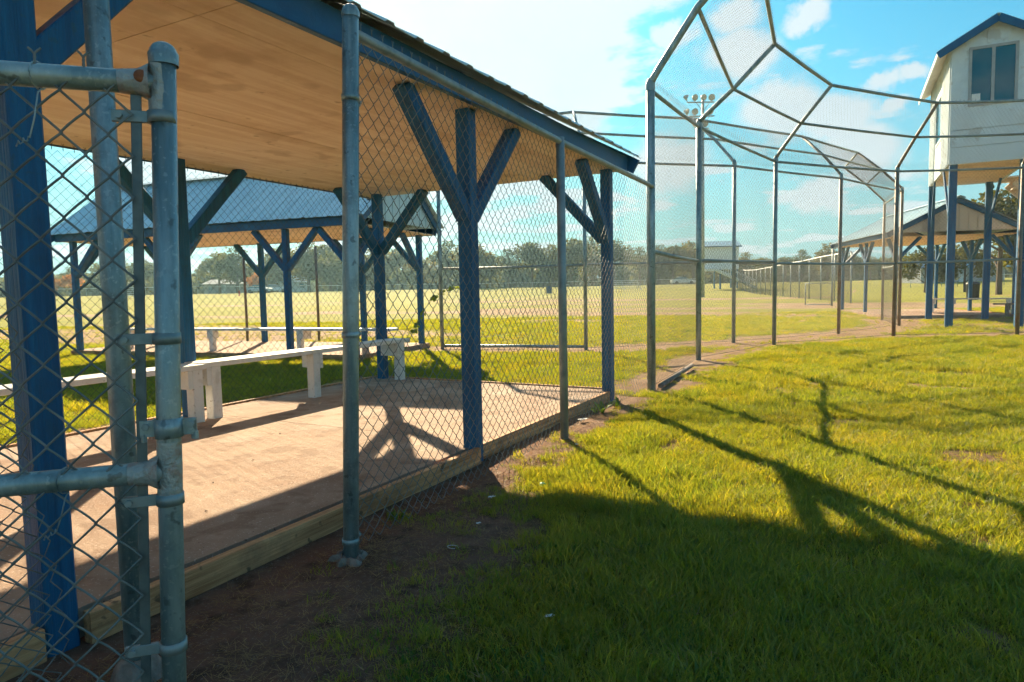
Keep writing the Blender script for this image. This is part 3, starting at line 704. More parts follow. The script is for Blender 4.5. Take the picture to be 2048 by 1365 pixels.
# ------------------------------------------------------------------ backstops
def backstop(label, pts, dirs, r, zb=3.13, zm=1.38, out=(.46, .98), zo=(3.60, 4.06), mats=None, mesh=diag, wingtop=None, meshr=.00135):
    T = thing('backstop', label, 'backstop', (0, 0, 0), 0, 'tall chain-link backstops')
    zl = zb if isinstance(zb, (list, tuple)) else [zb]*len(pts); bend = [Vector((x, y, z)) for (x, y), z in zip(pts, zl)]; mid = []; tip = []
    for i, (p, d) in enumerate(zip(pts, dirs)):
        d = Vector((*d, 0)).normalized(); m_ = mats[i] if mats else 'galv_dark'; b = bend[i]
        rr_ = r[i]
        MB().tube([(p[0], p[1], -.08), (b.x, b.y, b.z)], rr_, 16).build('post', M[m_], T)
        mo = b+d*out[0]; mo.z = zo[0]; to = b+d*out[1]; to.z = zo[1]; mid.append(mo); tip.append(to)
        MB().lathe(b, [(rr_+.003, -.07), (rr_+.004, -.01), (rr_*.9, .02), (rr_*.5, .05), (.001, .055)], 14).build('post_cap', M['galv_dark'], T)
        MB().tube([b+Vector((0, 0, .0)), b.lerp(mo, .18)+Vector((0, 0, .01)), mo, to], rr_*.80, 12).build('overhang_arm', M[m_], T)
    for i in range(len(pts)-1):
        a, b = Vector((*pts[i], 0)), Vector((*pts[i+1], 0))
        rail = .021
        for A_, B_, nm in ((a+Vector((0, 0, zm)), b+Vector((0, 0, zm+(.03 if i % 2 else -.01))), 'mid_rail'), (bend[i]-Vector((0, 0, .06)), bend[i+1]-Vector((0, 0, .06)), 'bend_rail'), (mid[i], mid[i+1], 'overhang_rail'), (tip[i], tip[i+1], 'tip_rail')):
            MB().tube([A_, (A_+B_)/2-Vector((0, 0, .008)), B_], rail if nm != 'tip_rail' else .024, 10).build(nm, M['galv_dark'], T)
        n_ = Vector((-(b-a).y, (b-a).x, 0)).normalized()*.03
        fab = mesh([a+Vector((0, 0, .02))+n_, b+Vector((0, 0, .02))+n_, b+Vector((0, 0, zl[i+1]+.05))+n_, a+Vector((0, 0, zl[i]+.05))+n_], r=meshr)
        fab += mesh([bend[i], bend[i+1], tip[i+1], tip[i]], r=meshr)
        if mesh is not diag:
            pass
        o = link('wire_mesh', np_mesh('wire_mesh', fab, M['oldwire']), T, kind='stuff')
        MB().tube([a+Vector((0, 0, .035)), (a+b)/2+Vector((0, 0, .02)), b+Vector((0, 0, .035))], .0035, 6).build('tension_wire', M['oldwire'], T)
    return T
zig = lambda c, r: chain(c, lod=2, r=r, barbs=.045, seed=8)   # zigzag wires, single strand per row
backstop('near backstop of tall galvanised posts bending in over the lawn, beside the dugout end', A_PTS,
    [(1, -.06), (.98, -.12), (.87, -.5), (.55, -.80), (.15, -1), (0, -1)], [.042, .037, .034, .034, .034, .034], mesh=zig, mats=['galv', 'galv', 'galv_dark', 'rusty', 'rusty', 'galv_dark'], zb=[2.99, 3.24, 3.13, 3.14, 3.14, 3.14])
backstop('second backstop leaning away from the lawn, behind the near backstop', B_PTS,
    [(-.2, 1), (-.5, .8), (-.9, .5), (-.8, .6), (-.95, .3), (-1, -.1)], [.034, .032, .034, .034, .034, .032], zb=3.17, zm=1.42, out=(.45, .98), zo=(3.66, 4.14), mats=['galv', 'galv', 'galv', 'rusty', 'rusty', 'rusty'])
# bottom pipe of the second backstop's side
fp = MB().tube([(-6.73, 9.93, .05), (-5.4, 10.2, .055), (-4.19, 10.43, .05)], .025, 12).build('ground_rail', M['galv'])
tag(fp, 'long grey pipe lying at the foot of the second backstop, seen through the dugout fence', 'pipe')
gp2 = MB().tube([(-1.86, 6.62, .03), (-1.95, 8.35, .045)], .026, 12).build('ground_pipe', M['concrete'])
tag(gp2, 'short pale pipe lying in the dirt beside the foot of the first backstop post', 'pipe')

# ------------------------------------------------------------------ scorer's tower
def tower():
    T = thing('scorers_tower', 'white scorer\'s tower on blue stilts with a gabled roof and a wide window, at right', 'tower', (1.46, 17.62, 0), radians(1.5))
    W, Dp, z0, zw = 1.50, 3.95, 3.57, 6.05
    for x, y in ((.07, .07), (1.33, .07), (.03, 3.85), (1.30, 3.85)):
        MB().beam((x, y, -.1), (x, y, z0-.001), .15, .15, c=.008).build('leg', M['blue'], T)
    # floor: joist-lined plywood in strips
    for i in range(5):
        MB().box((-.02+i*.308, -.0, z0), (-.02+i*.308+.302, Dp, z0+.03)).build('floor_board', M['ply'], T)
    # walls
    def wall(name, pts, th=.06): return MB().slabq(pts, th).build(name, M['siding'], T)
    zf = z0+.031; rp = zw+.55*W/2
    fr = MB()                                        # front wall around the window opening
    wx0, wx1, wz0, wz1 = .28, 1.14, 4.72, 5.95
    fr.box((-.03, -.06, zf-.04), (W+.03, 0, wz0)); fr.box((-.03, -.06, wz0), (wx0, 0, wz1)); fr.box((wx1, -.06, wz0), (W+.03, 0, wz1)); fr.box((-.03, -.06, wz1), (W+.03, 0, zw))
    fr.add([(-.03,-.06,zw),(W+.03,-.06,zw),(W/2,-.06,rp),(-.03,0,zw),(W+.03,0,zw),(W/2,0,rp)], [(0,1,2),(5,4,3),(0,3,4,1),(1,4,5,2),(2,5,3,0)])
    fr.build('front_wall', M['siding'], T)
    for z in (3.535, 3.895, 4.255):
        MB().slabq([(-.032, -.062, z), (W+.032, -.062, z), (W+.032, -.0615, z+.338), (-.032, -.0615, z+.338)], .026).build('lap_board', M['siding'], T)
    for x in (.22, .62, .98, 1.3):
        MB().box((x-.024, -.088, wz1+.05), (x+.024, -.0605, min(rp-.12, zw+.55*min(x, W-x)-.09))).build('batten', M['siding'], T)
    sw = MB(); sy0, sy1, sz0, sz1 = 1.45, 2.6, 4.35, 5.45
    for x0, x1 in ((-.03, .03), (W-.03, W+.03)):
        sw = MB()
        if x0 < 0:
            sw.box((x0, .001, z0-.01), (x1, sy0, zw)); sw.box((x0, sy1, z0-.01), (x1, Dp, zw)); sw.box((x0, sy0, z0-.01), (x1, sy1, sz0)); sw.box((x0, sy0, sz1), (x1, sy1, zw))
        else: sw.box((x0, .001, z0-.01), (x1, Dp, zw))
        sw.build('side_wall', M['siding'], T)
    for y in np.arange(.02, Dp, .20):
        if sy0-.03 < y < sy1+.03: continue
        MB().box((-.058, y-.026, z0-.01), (-.0305, y+.026, zw-.01)).build('batten', M['siding'], T)
    MB().box((-.03, Dp+.001, z0-.01), (W+.03, Dp+.06, zw)).build('back_wall', M['siding'], T)
    # windows
    def window(x0, x1, z0_, z1_, y, nm='window'):
        f = MB(); t = .055
        for a, b in (((x0, y-.035, z0_), (x0+t, y+.02, z1_)), ((x1-t, y-.035, z0_), (x1, y+.02, z1_)), ((x0+t, y-.034, z0_), (x1-t, y+.02, z0_+t)), ((x0+t, y-.034, z1_-t), (x1-t, y+.02, z1_)), (((x0+x1)/2-.03, y-.032, z0_+t), ((x0+x1)/2+.03, y+.015, z1_-t))): f.box(a, b)
        w = f.build('window', M['frame_grey'], T)
        for a, b in ((x0+t, (x0+x1)/2-.03), ((x0+x1)/2+.03, x1-t)):
            MB().box((a, y-.012, z0_+t), (b, y-.004, z1_-t)).build('pane', M['glass'], w)
        return w
    window(wx0, wx1, wz0, wz1, -.05)
    MB().box((.345, -.066, 4.79), (.50, -.0625, 4.98)).build('notice', M['paper'], T)
    f = MB(); t = .05
    for a, b in (((-.05, sy0, sz0), (.02, sy0+t, sz1)), ((-.05, sy1-t, sz0), (.02, sy1, sz1)), ((-.049, sy0+t, sz0), (.02, sy1-t, sz0+t)), ((-.049, sy0+t, sz1-t), (.02, sy1-t, sz1))): f.box(a, b)
    w = f.build('window', M['siding'], T); MB().box((-.02, sy0+t, sz0+t), (-.012, sy1-t, sz1-t)).build('pane', M['glass'], w)
    # roof
    ov = .30; s = .55; yo = .22
    for sd_ in (0, 1):
        a = -ov if sd_ == 0 else W+ov
        P = [(a, -yo, zw-s*ov+.03), (W/2, -yo, rp+.06), (W/2, Dp+yo, rp+.06), (a, Dp+yo, zw-s*ov+.03)]
        if sd_: P = P[::-1]
        nz = Vector(P[1])-Vector(P[0])
        MB().slabq(P, -.025 if (Vector(P[1])-Vector(P[0])).cross(Vector(P[2])-Vector(P[0])).z < 0 else .025).build('roof', M['roof'], T)
        # pale soffit under the overhang
        Q = [(a+(.01 if sd_ == 0 else -.01), -yo+.01, zw-s*ov+.005), (0 if sd_ == 0 else W, -yo+.01, zw+.035-.03), (0 if sd_ == 0 else W, Dp+yo-.01, zw+.005), (a+(.01 if sd_ == 0 else -.01), Dp+yo-.01, zw-s*ov+.005)]
        MB().slabq(Q if sd_ == 0 else Q[::-1], .012).build('soffit', M['tan_siding'], T)
        MB().beam((a, -yo-.02, zw-s*ov-.045), (W/2, -yo-.02, rp-.02), .03, .15, c=.003).build('rake_board', M['bluetrim'], T)
        MB().beam((a, -yo+.0, zw-s*ov-.02), (a, Dp+yo, zw-s*ov-.02), .025, .09, c=.003).build('fascia', M['siding'], T)
    # braces from legs up to the floor
    for (p, q) in (((.05, .20, 2.25), (-.0, 1.10, z0-.01)), ((.02, 3.72, 2.25), (.0, 2.9, z0-.01)), ((1.25, 3.80, 2.2), (1.42, 3.1, z0-.01)), ((1.36, .20, 2.3), (1.44, 1.0, z0-.01))):
        MB().beam(p, q, .04, .075, c=.003).build('brace', M['blue'], T)
    # stair up the back right
    for s_ in (0, 1):
        MB().beam((1.72+.02, 3.2+s_*.85, 3.5), (5.3, 3.6+s_*.85, .05), .05, .25, c=.004).build('stair_stringer', M['ply'], T)
    for k in range(11):
        t = (k+.5)/11; p = Vector((1.74, 3.62, 3.46)).lerp(Vector((5.25, 4.0, .1)), t)
        MB().box((p.x-.13, p.y-.40, p.z+.02), (p.x+.13, p.y+.40, p.z+.055)).build('stair_tread', M['ply'], T)
    MB().box((W+.04, 3.0, z0-.03), (W+.6, 4.1, z0+.01)).build('landing', M['ply'], T)
    return T
tower()

# ------------------------------------------------------------------ vine on the back fence end
def vine():
    V = thing('climbing_vine', 'leafy green vine climbing past the far end of the white bench', 'vine', (-4.80, 6.05, 0))
    pts = [(-.02, .02, 0), (-.03, .10, .2), (.0, .22, .38), (-.02, .34, .52), (.01, .50, .66), (-.02, .66, .80), (.01, .86, .95), (.0, 1.10, 1.03), (.02, 1.35, 1.07), (0, 1.50, 1.10)]
    MB().tube(pts, [.006, .005, .005, .004, .004, .003, .003, .002, .002, .0015], 6).build('stem', M['vineleaf'], V)
    MB().tube([(-.02, .08, .15), (.02, -.05, .40), (0, -.10, .62)], .003, 5).build('stem', M['vineleaf'], V)
    lf = MB(); P = [(0, 0, 0), (.030, .012, .004), (.042, .038, -.004), (.026, .066, -.012), (0, .092, -.022), (-.026, .066, -.012), (-.042, .038, -.004), (-.030, .012, .004), (0, .04, .010)]
    lf.add(P, [(0, 1, 8), (1, 2, 8), (2, 3, 8), (3, 4, 8), (4, 5, 8), (5, 6, 8), (6, 7, 8), (7, 0, 8)], True)
    me = None; r = random.Random(5)
    for k in range(64):
        t = r.random()**.8*(len(pts)-1.001); i = int(t); p = Vector(pts[i]).lerp(Vector(pts[i+1]), t-i)
        if k > 50: p = Vector((0, r.uniform(-.1, .08), r.uniform(.12, .6)))
        if me is None: o = lf.build('leaf', M['vineleaf'], V); me = o.data
        else: o = link('leaf', me, V)
        o.location = p+Vector((r.uniform(-.03, .03), r.uniform(-.03, .03), r.uniform(-.03, .03)))
        o.rotation_euler = (r.uniform(-1.2, .6), r.uniform(-.7, .7), r.uniform(0, 6.28)); s = r.uniform(.38, .72); o.scale = (s, s, s)
vine()
def weed(x, y, label, n=9, s=1.):
    W = thing('weed', label, 'weed', (x, y, hz(x, y)), 0, None); r = random.Random(int(x*1000+y*100)); me = None
    for k in range(n):
        lf = MB()
        P = [(0, 0, 0), (.010, .02, .012), (.014, .05, .026), (0, .085, .030), (-.014, .05, .026), (-.010, .02, .012), (0, .045, .022)]
        if me is None:
            lf.add(P, [(0, 1, 6), (1, 2, 6), (2, 3, 6), (3, 4, 6), (4, 5, 6), (5, 0, 6)], True); o = lf.build('leaf', M['weedgreen'], W); me = o.data
        else: o = link('leaf', me, W)
        q = s*r.uniform(.7, 1.3); o.scale = (q, q, q); o.rotation_euler = (r.uniform(-.1, .8), 0, r.uniform(0, 6.28)); o.location = (r.uniform(-.04, .04)*s, r.uniform(-.04, .04)*s, .0)
weed(-1.95, 5.15, 'leafy weed growing at the kerb behind the middle fence post', 12, 1.1)
weed(-1.93, 5.45, 'small bright weed under the dugout kerb near its far end', 9)
weed(-1.88, 2.35, 'small green weed in the dark soil beside the nearest fence post', 9, .6)

# ------------------------------------------------------------------ litter
def scrap(x, y, s, label, m='paper', cat='litter', name='paper_scrap'):
    r = random.Random(int(x*999+y*77)); n = 5; vs = []; fs = []
    for i in range(n):
        for j in range(n):
            vs.append(((i/(n-1)-.5)*s+r.uniform(-.1, .1)*s, (j/(n-1)-.5)*s*.6+r.uniform(-.08, .08)*s, .012+r.uniform(0, .35)*s*.5))
    for i in range(n-1):
        for j in range(n-1):
            a = i*n+j; fs.append((a, a+n, a+n+1, a+1))
    o = MB().add(vs, fs).build(name, M[m]); o.location = (x, y, hz(x, y)+.004); o.rotation_euler = (0, 0, r.uniform(0, 3)); return tag(o, label, cat)
scrap(-1.93, 4.72, .07, 'crumpled white paper behind the foot of the middle fence post')
scrap(-.858, 1.812, .028, 'tiny white paper scrap on the shaded grass in the foreground')
scrap(-1.62, 2.78, .035, 'white litter flake below the mesh in the brown shade')
scrap(-1.50, 2.45, .022, 'small white flake in the soil right of the nearest post')
scrap(-1.68, 4.0, .030, 'pale paper flake on the mossy ground before the middle post')
rd = random.Random(21)
LW = ['by the middle of the slab', 'near the kerb shadow', 'nearest the bench', 'in the shade by the gate', 'farthest along the slab', 'closest to the kerb board', 'beside the nearest fence post']
for i, (x, y) in enumerate([(-3.1, 2.6), (-2.6, 2.95), (-3.5, 3.2), (-2.9, 2.2), (-3.3, 3.9), (-2.55, 1.9), (-2.35, 2.9)]):
    lf = MB().add([(0, 0, .002), (.012, .004, .006), (.022, 0, .003), (.012, -.005, .007)], [(0, 1, 2, 3)]).build('dead_leaf', M['bark']); lf.location = (x, y, .0855); lf.rotation_euler = (0, 0, rd.uniform(0, 6)); tag(lf, 'small dead leaf on the dugout slab, '+LW[i], 'leaf', 'dead leaves on the dugout slab')
cp = MB().lathe((0, 0, 0), [(.001, .012), (.012, .012), (.015, .010), (.015, 0)], 16).build('bottle_cap', M['greencap']); cp.location = (-1.49, 3.08, hz(-1.49, 3.08)+.012); cp.rotation_euler = (.35, .2, 0)
tag(cp, 'green bottle cap on the ground beside the middle blue post', 'bottle cap')
tb = MB().tube([(.024*cos(t*.5), .016*sin(t*.5), .003) for t in range(12)], .0018, 6).build('pull_tab', M['alu']); tb.location = (-1.45, 2.17, hz(-1.45, 2.17)+.006)
tag(tb, 'silver ring pull lying on the soil in the foreground', 'litter')

# ------------------------------------------------------------------ grass (instances of small clumps)
def grass():
    src = bpy.data.collections.new('grass_sources')      # not linked: only feeds the instancer
    def clump(nm, nb, rad, h0, h1, wid, m, lean=.5, flat=False):
        r = random.Random(len(nm)*7+nb); vs = []; fs = []
        for i in range(nb):
            a = r.uniform(0, 6.28); d = rad*sqrt(r.random()); x, y = d*cos(a), d*sin(a); h = r.uniform(h0, h1); w = wid*r.uniform(.7, 1.3); t = r.uniform(0, 6.28)
            la = r.uniform(0, 6.28); ll = h*r.uniform(.15, lean*1.6); dx, dy = cos(la)*ll, sin(la)*ll; sx, sy = cos(t)*w/2, sin(t)*w/2; b = len(vs)
            if flat:
                L_ = r.uniform(.02, .075); vs += [(x-sx, y-sy, .004), (x+sx, y+sy, .004), (x+cos(la)*L_, y+sin(la)*L_, r.uniform(.004, .02))]; fs.append((b, b+1, b+2)); continue
            vs += [(x-sx, y-sy, -.004), (x+sx, y+sy, -.004), (x+dx*.35+sx*.85, y+dy*.35+sy*.85, h*.55), (x+dx*.35-sx*.85, y+dy*.35-sy*.85, h*.55), (x+dx, y+dy, h*.95)]
            fs += [(b, b+1, b+2, b+3), (b+3, b+2, b+4)]
        me = bpy.data.meshes.new(nm); me.from_pydata(vs, [], fs); me.materials.append(m); me.polygons.foreach_set('use_smooth', [True]*len(fs))
        o = bpy.data.objects.new(nm, me); src.objects.link(o)
    clump('clump_a', 34, .060, .012, .036, .0029, M['grass'], .9)
    clump('clump_b', 30, .062, .015, .046, .0029, M['grass'], 1.0)
    clump('clump_c', 30, .042, .025, .068, .0028, M['grass'], .7)
    clump('clump_d', 26, .075, .01, .03, .0030, M['straw'], 1., flat=True)
    clump('clump_e', 12, .045, .012, .03, .0090, M['weedgreen'], .9)
    rg = np.random.default_rng(5); P = []; I = []; Sc = []
    d2 = np.array([CF.x, CF.y]); d2 /= np.linalg.norm(d2); side = np.array([d2[1], -d2[0]])
    def scatter(n, dmin, dmax, k=1.):
        d = dmin*(dmax/dmin)**rg.random(n) if k == 1 else np.sqrt(rg.random(n)*(dmax**2-dmin**2)+dmin**2)
        s = rg.uniform(-.95, .95, n)*d
        return d2[0]*d+side[0]*s, d2[1]*d+side[1]*s, d
    for n, a, b, sc, k in ((46000, 1.0, 5.5, 1., 2), (60000, 5.5, 12, 1.15, 2), (46000, 12, 24, 1.5, 2)):
        x, y, d = scatter(n, a, b, k); g = grass_amt(x, y); u = rg.random(n); clus = fbm(x, y, 5)
        inslab = (x > -5.05) & (x < -1.93) & (y < 6.1)
        keep = (u < g*(.55+.7*clus)) & ~inslab & (g > .06)
        x1, y1, g1 = x[keep], y[keep], g[keep]; z = height(x1, y1); m = len(x1); q = rg.random(m)
        idx = np.where(q < .5, 0, np.where(q < .93, 1, 2)); idx = np.where((fbm(x1, y1, .9) > .60) & (q > .45), 2, idx)
        idx = np.where((rg.random(m) < .018) | ((fbm(x1+9, y1, 2.1) > .70) & (rg.random(m) < .35)), 4, idx)
        idx = np.where((g1 < .5) & (rg.random(m) < .30), 3, idx); idx = np.where(rg.random(m) < .055, 3, idx)
        P.append(np.stack([x1, y1, z], 1)); I.append(idx); Sc.append(rg.uniform(.6, 1.3, m)*sc*(.55+.45*g1)*(.65+.8*fbm(x1, y1, 2.3)))
        kt = (fbm(x, y, 2.6) > .56) & (g < .55) & ~inslab & (x > -2.0) & (rg.random(n) < .22)
        x3, y3 = x[kt], y[kt]; P.append(np.stack([x3, y3, height(x3, y3)], 1)); I.append(np.where(rg.random(len(x3)) < .35, 2, 0)); Sc.append(rg.uniform(.35, .9, len(x3)))
        # straw and dead bits on bare soil
        kb = (u > .55) & (g < .45) & ~inslab & (x > -1.95) & (rg.random(n) < .35)
        x2, y2 = x[kb], y[kb]; P.append(np.stack([x2, y2, height(x2, y2)], 1)); I.append(np.full(len(x2), 3)); Sc.append(rg.uniform(.5, 1.1, len(x2)))
    P = np.concatenate(P).astype(np.float32); I = np.concatenate(I).astype(np.int32); Sc = np.concatenate(Sc).astype(np.float32)
    me = bpy.data.meshes.new('grass'); me.vertices.add(len(P)); me.vertices.foreach_set('co', P.ravel())
    a = me.attributes.new('idx', 'INT', 'POINT'); a.data.foreach_set('value', I)
    a = me.attributes.new('sc', 'FLOAT', 'POINT'); a.data.foreach_set('value', Sc)
    R = np.stack([rg.uniform(-.15, .15, len(P)), rg.uniform(-.15, .15, len(P)), rg.uniform(0, 6.28, len(P))], 1).astype(np.float32)
    a = me.attributes.new('rot', 'FLOAT_VECTOR', 'POINT'); a.data.foreach_set('vector', R.ravel())
    o = link('grass', me, kind='stuff', label='short yellow-green lawn with dead straw and weeds mixed in'); me.update()
    ng = bpy.data.node_groups.new('grass_instancer', 'GeometryNodeTree')
    ng.interface.new_socket('Geometry', in_out='INPUT', socket_type='NodeSocketGeometry'); ng.interface.new_socket('Geometry', in_out='OUTPUT', socket_type='NodeSocketGeometry')
    N = ng.nodes; L = ng.links; gi = N.new('NodeGroupInput'); go = N.new('NodeGroupOutput'); ip = N.new('GeometryNodeInstanceOnPoints'); ci = N.new('GeometryNodeCollectionInfo')
    ci.inputs['Collection'].default_value = src; ci.inputs['Separate Children'].default_value = True; ci.inputs['Reset Children'].default_value = True
    def attr(nm, t):
        n = N.new('GeometryNodeInputNamedAttribute'); n.data_type = t; n.inputs['Name'].default_value = nm; return n.outputs[0]
    L.new(gi.outputs[0], ip.inputs['Points']); L.new(ci.outputs[0], ip.inputs['Instance']); ip.inputs['Pick Instance'].default_value = True
    L.new(attr('idx', 'INT'), ip.inputs['Instance Index']); L.new(attr('rot', 'FLOAT_VECTOR'), ip.inputs['Rotation']); L.new(attr('sc', 'FLOAT'), ip.inputs['Scale'])
    L.new(ip.outputs[0], go.inputs[0])
    md = o.modifiers.new('instancer', 'NODES'); md.node_group = ng
grass()

# ------------------------------------------------------------------ trees
def crown_mesh(name, seed, m, R=4., H=7., z0=1.6, n=2600, leaf=.33, lobes=14, squash=1.):
    r = np.random.default_rng(seed); cs = []
    for i in range(lobes):
        a = r.uniform(0, 2*pi); d = R*.62*sqrt(r.random()); zz = z0+(H-z0)*(.22+.62*r.random()*(1-.35*(d/R))); cs.append((d*cos(a), d*sin(a), zz, R*r.uniform(.26, .46)))
    cs.append((0, 0, H-R*.3, R*.34)); C = np.array(cs); k = r.integers(0, len(C), n)
    v = r.normal(size=(n, 3)); v /= np.linalg.norm(v, axis=1)[:, None]; rad = C[k, 3]*(r.random(n)**.33)*r.uniform(.75, 1.12, n)
    P = C[k, :3]+v*rad[:, None]*np.array([1, 1, .8*squash]); P[:, 2] = np.clip(P[:, 2], z0*.7, None)
    s = leaf*r.uniform(.5, 1.3, n); a = r.normal(size=(n, 3)); a /= np.linalg.norm(a, axis=1)[:, None]; b = np.cross(a, r.normal(size=(n, 3))); b /= np.linalg.norm(b, axis=1)[:, None]
    V = np.stack([P-a*s[:, None]*.5, P+b*s[:, None]*.33, P+a*s[:, None]*.5+np.cross(a, b)*s[:, None]*.15, P-b*s[:, None]*.33], 1).reshape(-1, 3)
    F = np.arange(4*n).reshape(-1, 4); return np_mesh(name, [(V, F)], m, False)
def trunk_mesh(name, seed, H, R):
    r = random.Random(seed); mb = MB(); rad = .022*H
    mb.tube([(0, 0, -.4), (r.uniform(-.1, .1), 0, H*.25), (r.uniform(-.2, .2), r.uniform(-.2, .2), H*.55), (0, 0, H*.85)], [rad*1.3, rad, rad*.7, rad*.2], 8)
    for k in range(6):
        a = k*1.05+r.random(); z = H*(.22+.09*k); L = R*.65*r.uniform(.6, 1)
        mb.tube([(0, 0, z), (cos(a)*L*.5, sin(a)*L*.5, z+L*.35), (cos(a)*L, sin(a)*L, z+L*.55)], [rad*.5, rad*.32, rad*.1], 6)
    me = bpy.data.meshes.new(name); me.from_pydata([tuple(v) for v in mb.v], [], mb.f); me.materials.append(M['bark']); me.update(); return me
TV = []
for i, (mm, R, H, z0, n, lf) in enumerate((('leaf1', 4.2, 8.5, 1.2, 3000, .42), ('leaf1', 5.0, 9.5, 1.5, 3400, .45), ('leaf2', 3.0, 9.5, 1.0, 2400, .36), ('leaf1', 5.5, 7.5, .9, 3200, .42), ('leaf3', 3.2, 5.5, .8, 1700, .34))):
    TV.append((crown_mesh('crown', 20+i, M[mm], R, H, z0, n, lf), trunk_mesh('trunk', 40+i, H, R), H))
def tree(px, depth, v, s, label, sy=1., group='trees beyond the ball fields', name='tree'):
    cm, tm, H = TV[v]; p = at(px, depth); t = thing(name, label, 'tree', (p.x, p.y, p.z-.1), random.uniform(0, 6.28), group); t.scale = (s, s, s*sy)
    link('trunk', tm, t); link('crown', cm, t); return t
rt = random.Random(9)
# picture column, height of the top in the photograph, shape, words that single the tree out
TREES = [(92, 545, 3, 'low spreading tree at the far left, behind the loose mesh edge'), (150, 535, 0, 'round dark tree just right of the blue corner post'), (238, 518, 3, 'low broad tree behind the pale far-left bleachers'),
 (292, 520, 1, 'tree seen through the gap between the flat bar and the gate upright'), (440, 508, 1, 'airy tree just right of the second dugout\'s left-middle post'), (478, 492, 0, 'tall rounded tree left of the left thin brown pole'),
 (530, 520, 3, 'low dark tree above the two parked cars'), (568, 498, 1, 'dense tree left of the second dugout\'s middle Y-shaped post'), (620, 488, 0, 'tall tree seen between the forked arms of the second dugout\'s post'),
 (662, 486, 1, 'tall airy tree left of the nearest fence post'), (705, 500, 3, 'spreading tree right behind the nearest fence post'), (752, 503, 0, 'tree behind the back post at the far bench end'),
 (800, 498, 1, 'broad tree between the dugout\'s far back post and the second dugout\'s end post'), (850, 518, 3, 'low tree behind the second dugout\'s right end post'), (900, 486, 0, 'tall tree just left of the middle blue front post'),
 (945, 488, 1, 'tree hidden in part by the middle blue front post'), (985, 505, 3, 'low tree just right of the middle blue front post'), (1022, 496, 2, 'pointed pine above the dark blue banner, left of the middle mesh post'),
 (1060, 486, 1, 'tall broad tree directly above the dark blue banner'), (1105, 488, 0, 'rounded tree just left of the middle mesh post'), (1146, 480, 1, 'tallest tree, between the middle mesh post and the dugout\'s end post'),
 (1190, 476, 0, 'tall dark tree behind the dugout\'s far front post'), (1232, 480, 1, 'tall tree above the far bleachers, right of the dugout'), (1275, 492, 2, 'narrow pine just left of the first backstop post'),
 (1312, 490, 0, 'rounded tree just right of the first backstop post'), (1350, 492, 1, 'broad tree midway between the first two backstop posts'), (1385, 487, 3, 'spreading tree left of the second backstop post and the press box'),
 (1492, 508, 0, 'small rounded tree at the right wall of the press box'), (1532, 515, 3, 'low tree just left of the third backstop post'), (1570, 512, 1, 'small tree just right of the third backstop post'),
 (1605, 500, 2, 'narrow pine above the small field gate'), (1655, 488, 0, 'prominent round tree right of the small field gate'), (1700, 508, 3, 'low tree under the left eave of the third dugout'),
 (1745, 515, 1, 'tree behind the third dugout\'s far left posts'), (1790, 520, 3, 'low tree behind the fourth backstop post'), (1830, 505, 0, 'dark tree left of the rear left tower leg'),
 (1915, 505, 1, 'tree between the front left and rear right tower legs'), (1960, 498, 0, 'dark tree behind the rear right tower leg')]
for px, ty, v, lb in TREES:
    dep = rt.uniform(130, 150); hy = 565+.02*(1743-px); Hn = (hy-ty)/FPX*dep+1.03-1.35; sc = Hn/TV[v][2]*1.06
    t = tree(px+rt.uniform(-5, 5), dep, v, sc, lb); t.scale = (sc*1.22, sc*1.22, sc*rt.uniform(.95, 1.05))
def woods():
    """the unbroken wood behind the single trees"""
    r = np.random.default_rng(77); Pn = []
    for px in np.arange(-60, 2200, 5.):
        dep = r.uniform(160, 215); p = at(px, dep); hh = (4.0+2.6*float(fbm(px*.02, dep*.02, .8)))*dep/165; n = 150
        x = p.x+r.normal(0, 1.3, n); y = p.y+r.normal(0, 1.6, n); z = p.z+hh*r.random(n)**1.15
        Pn.append(np.stack([x, y, z], 1))
    P = np.concatenate(Pn); n = len(P); s_ = r.uniform(.7, 1.7, n); a = r.normal(size=(n, 3)); a /= np.linalg.norm(a, axis=1)[:, None]; b = np.cross(a, r.normal(size=(n, 3))); b /= np.linalg.norm(b, axis=1)[:, None]
    V = np.stack([P-a*s_[:, None]*.5, P+b*s_[:, None]*.35, P+a*s_[:, None]*.5, P-b*s_[:, None]*.35], 1).reshape(-1, 3)
    link('distant_woods', np_mesh('distant_woods', [(V, np.arange(4*n).reshape(-1, 4))], M['leaf1'], False), kind='stuff', label='dark unbroken wood along the horizon behind the single trees')
woods()
tree(1998, 46, 1, .80, 'large dark tree rising behind the third dugout roof at right', group=None)
tree(2075, 50, 0, .95, 'large tree at the right edge behind the tower stairs', group=None)
tree(1850, 62, 3, .60, 'dense tree filling the gap under the third dugout roof, left of the near tower leg', group=None)
tree(1930, 60, 3, .60, 'dense tree under the third dugout roof between the tower legs', group=None)
tree(145, 112, 4, .72, 'reddish autumn tree low on the left horizon, left of the blue corner post', group=None)
tree(112, 118, 4, .62, 'small russet bush at the left edge of the far field', group=None)
tree(512, 122, 4, .70, 'orange-brown tree beside the far parked cars', group=None)

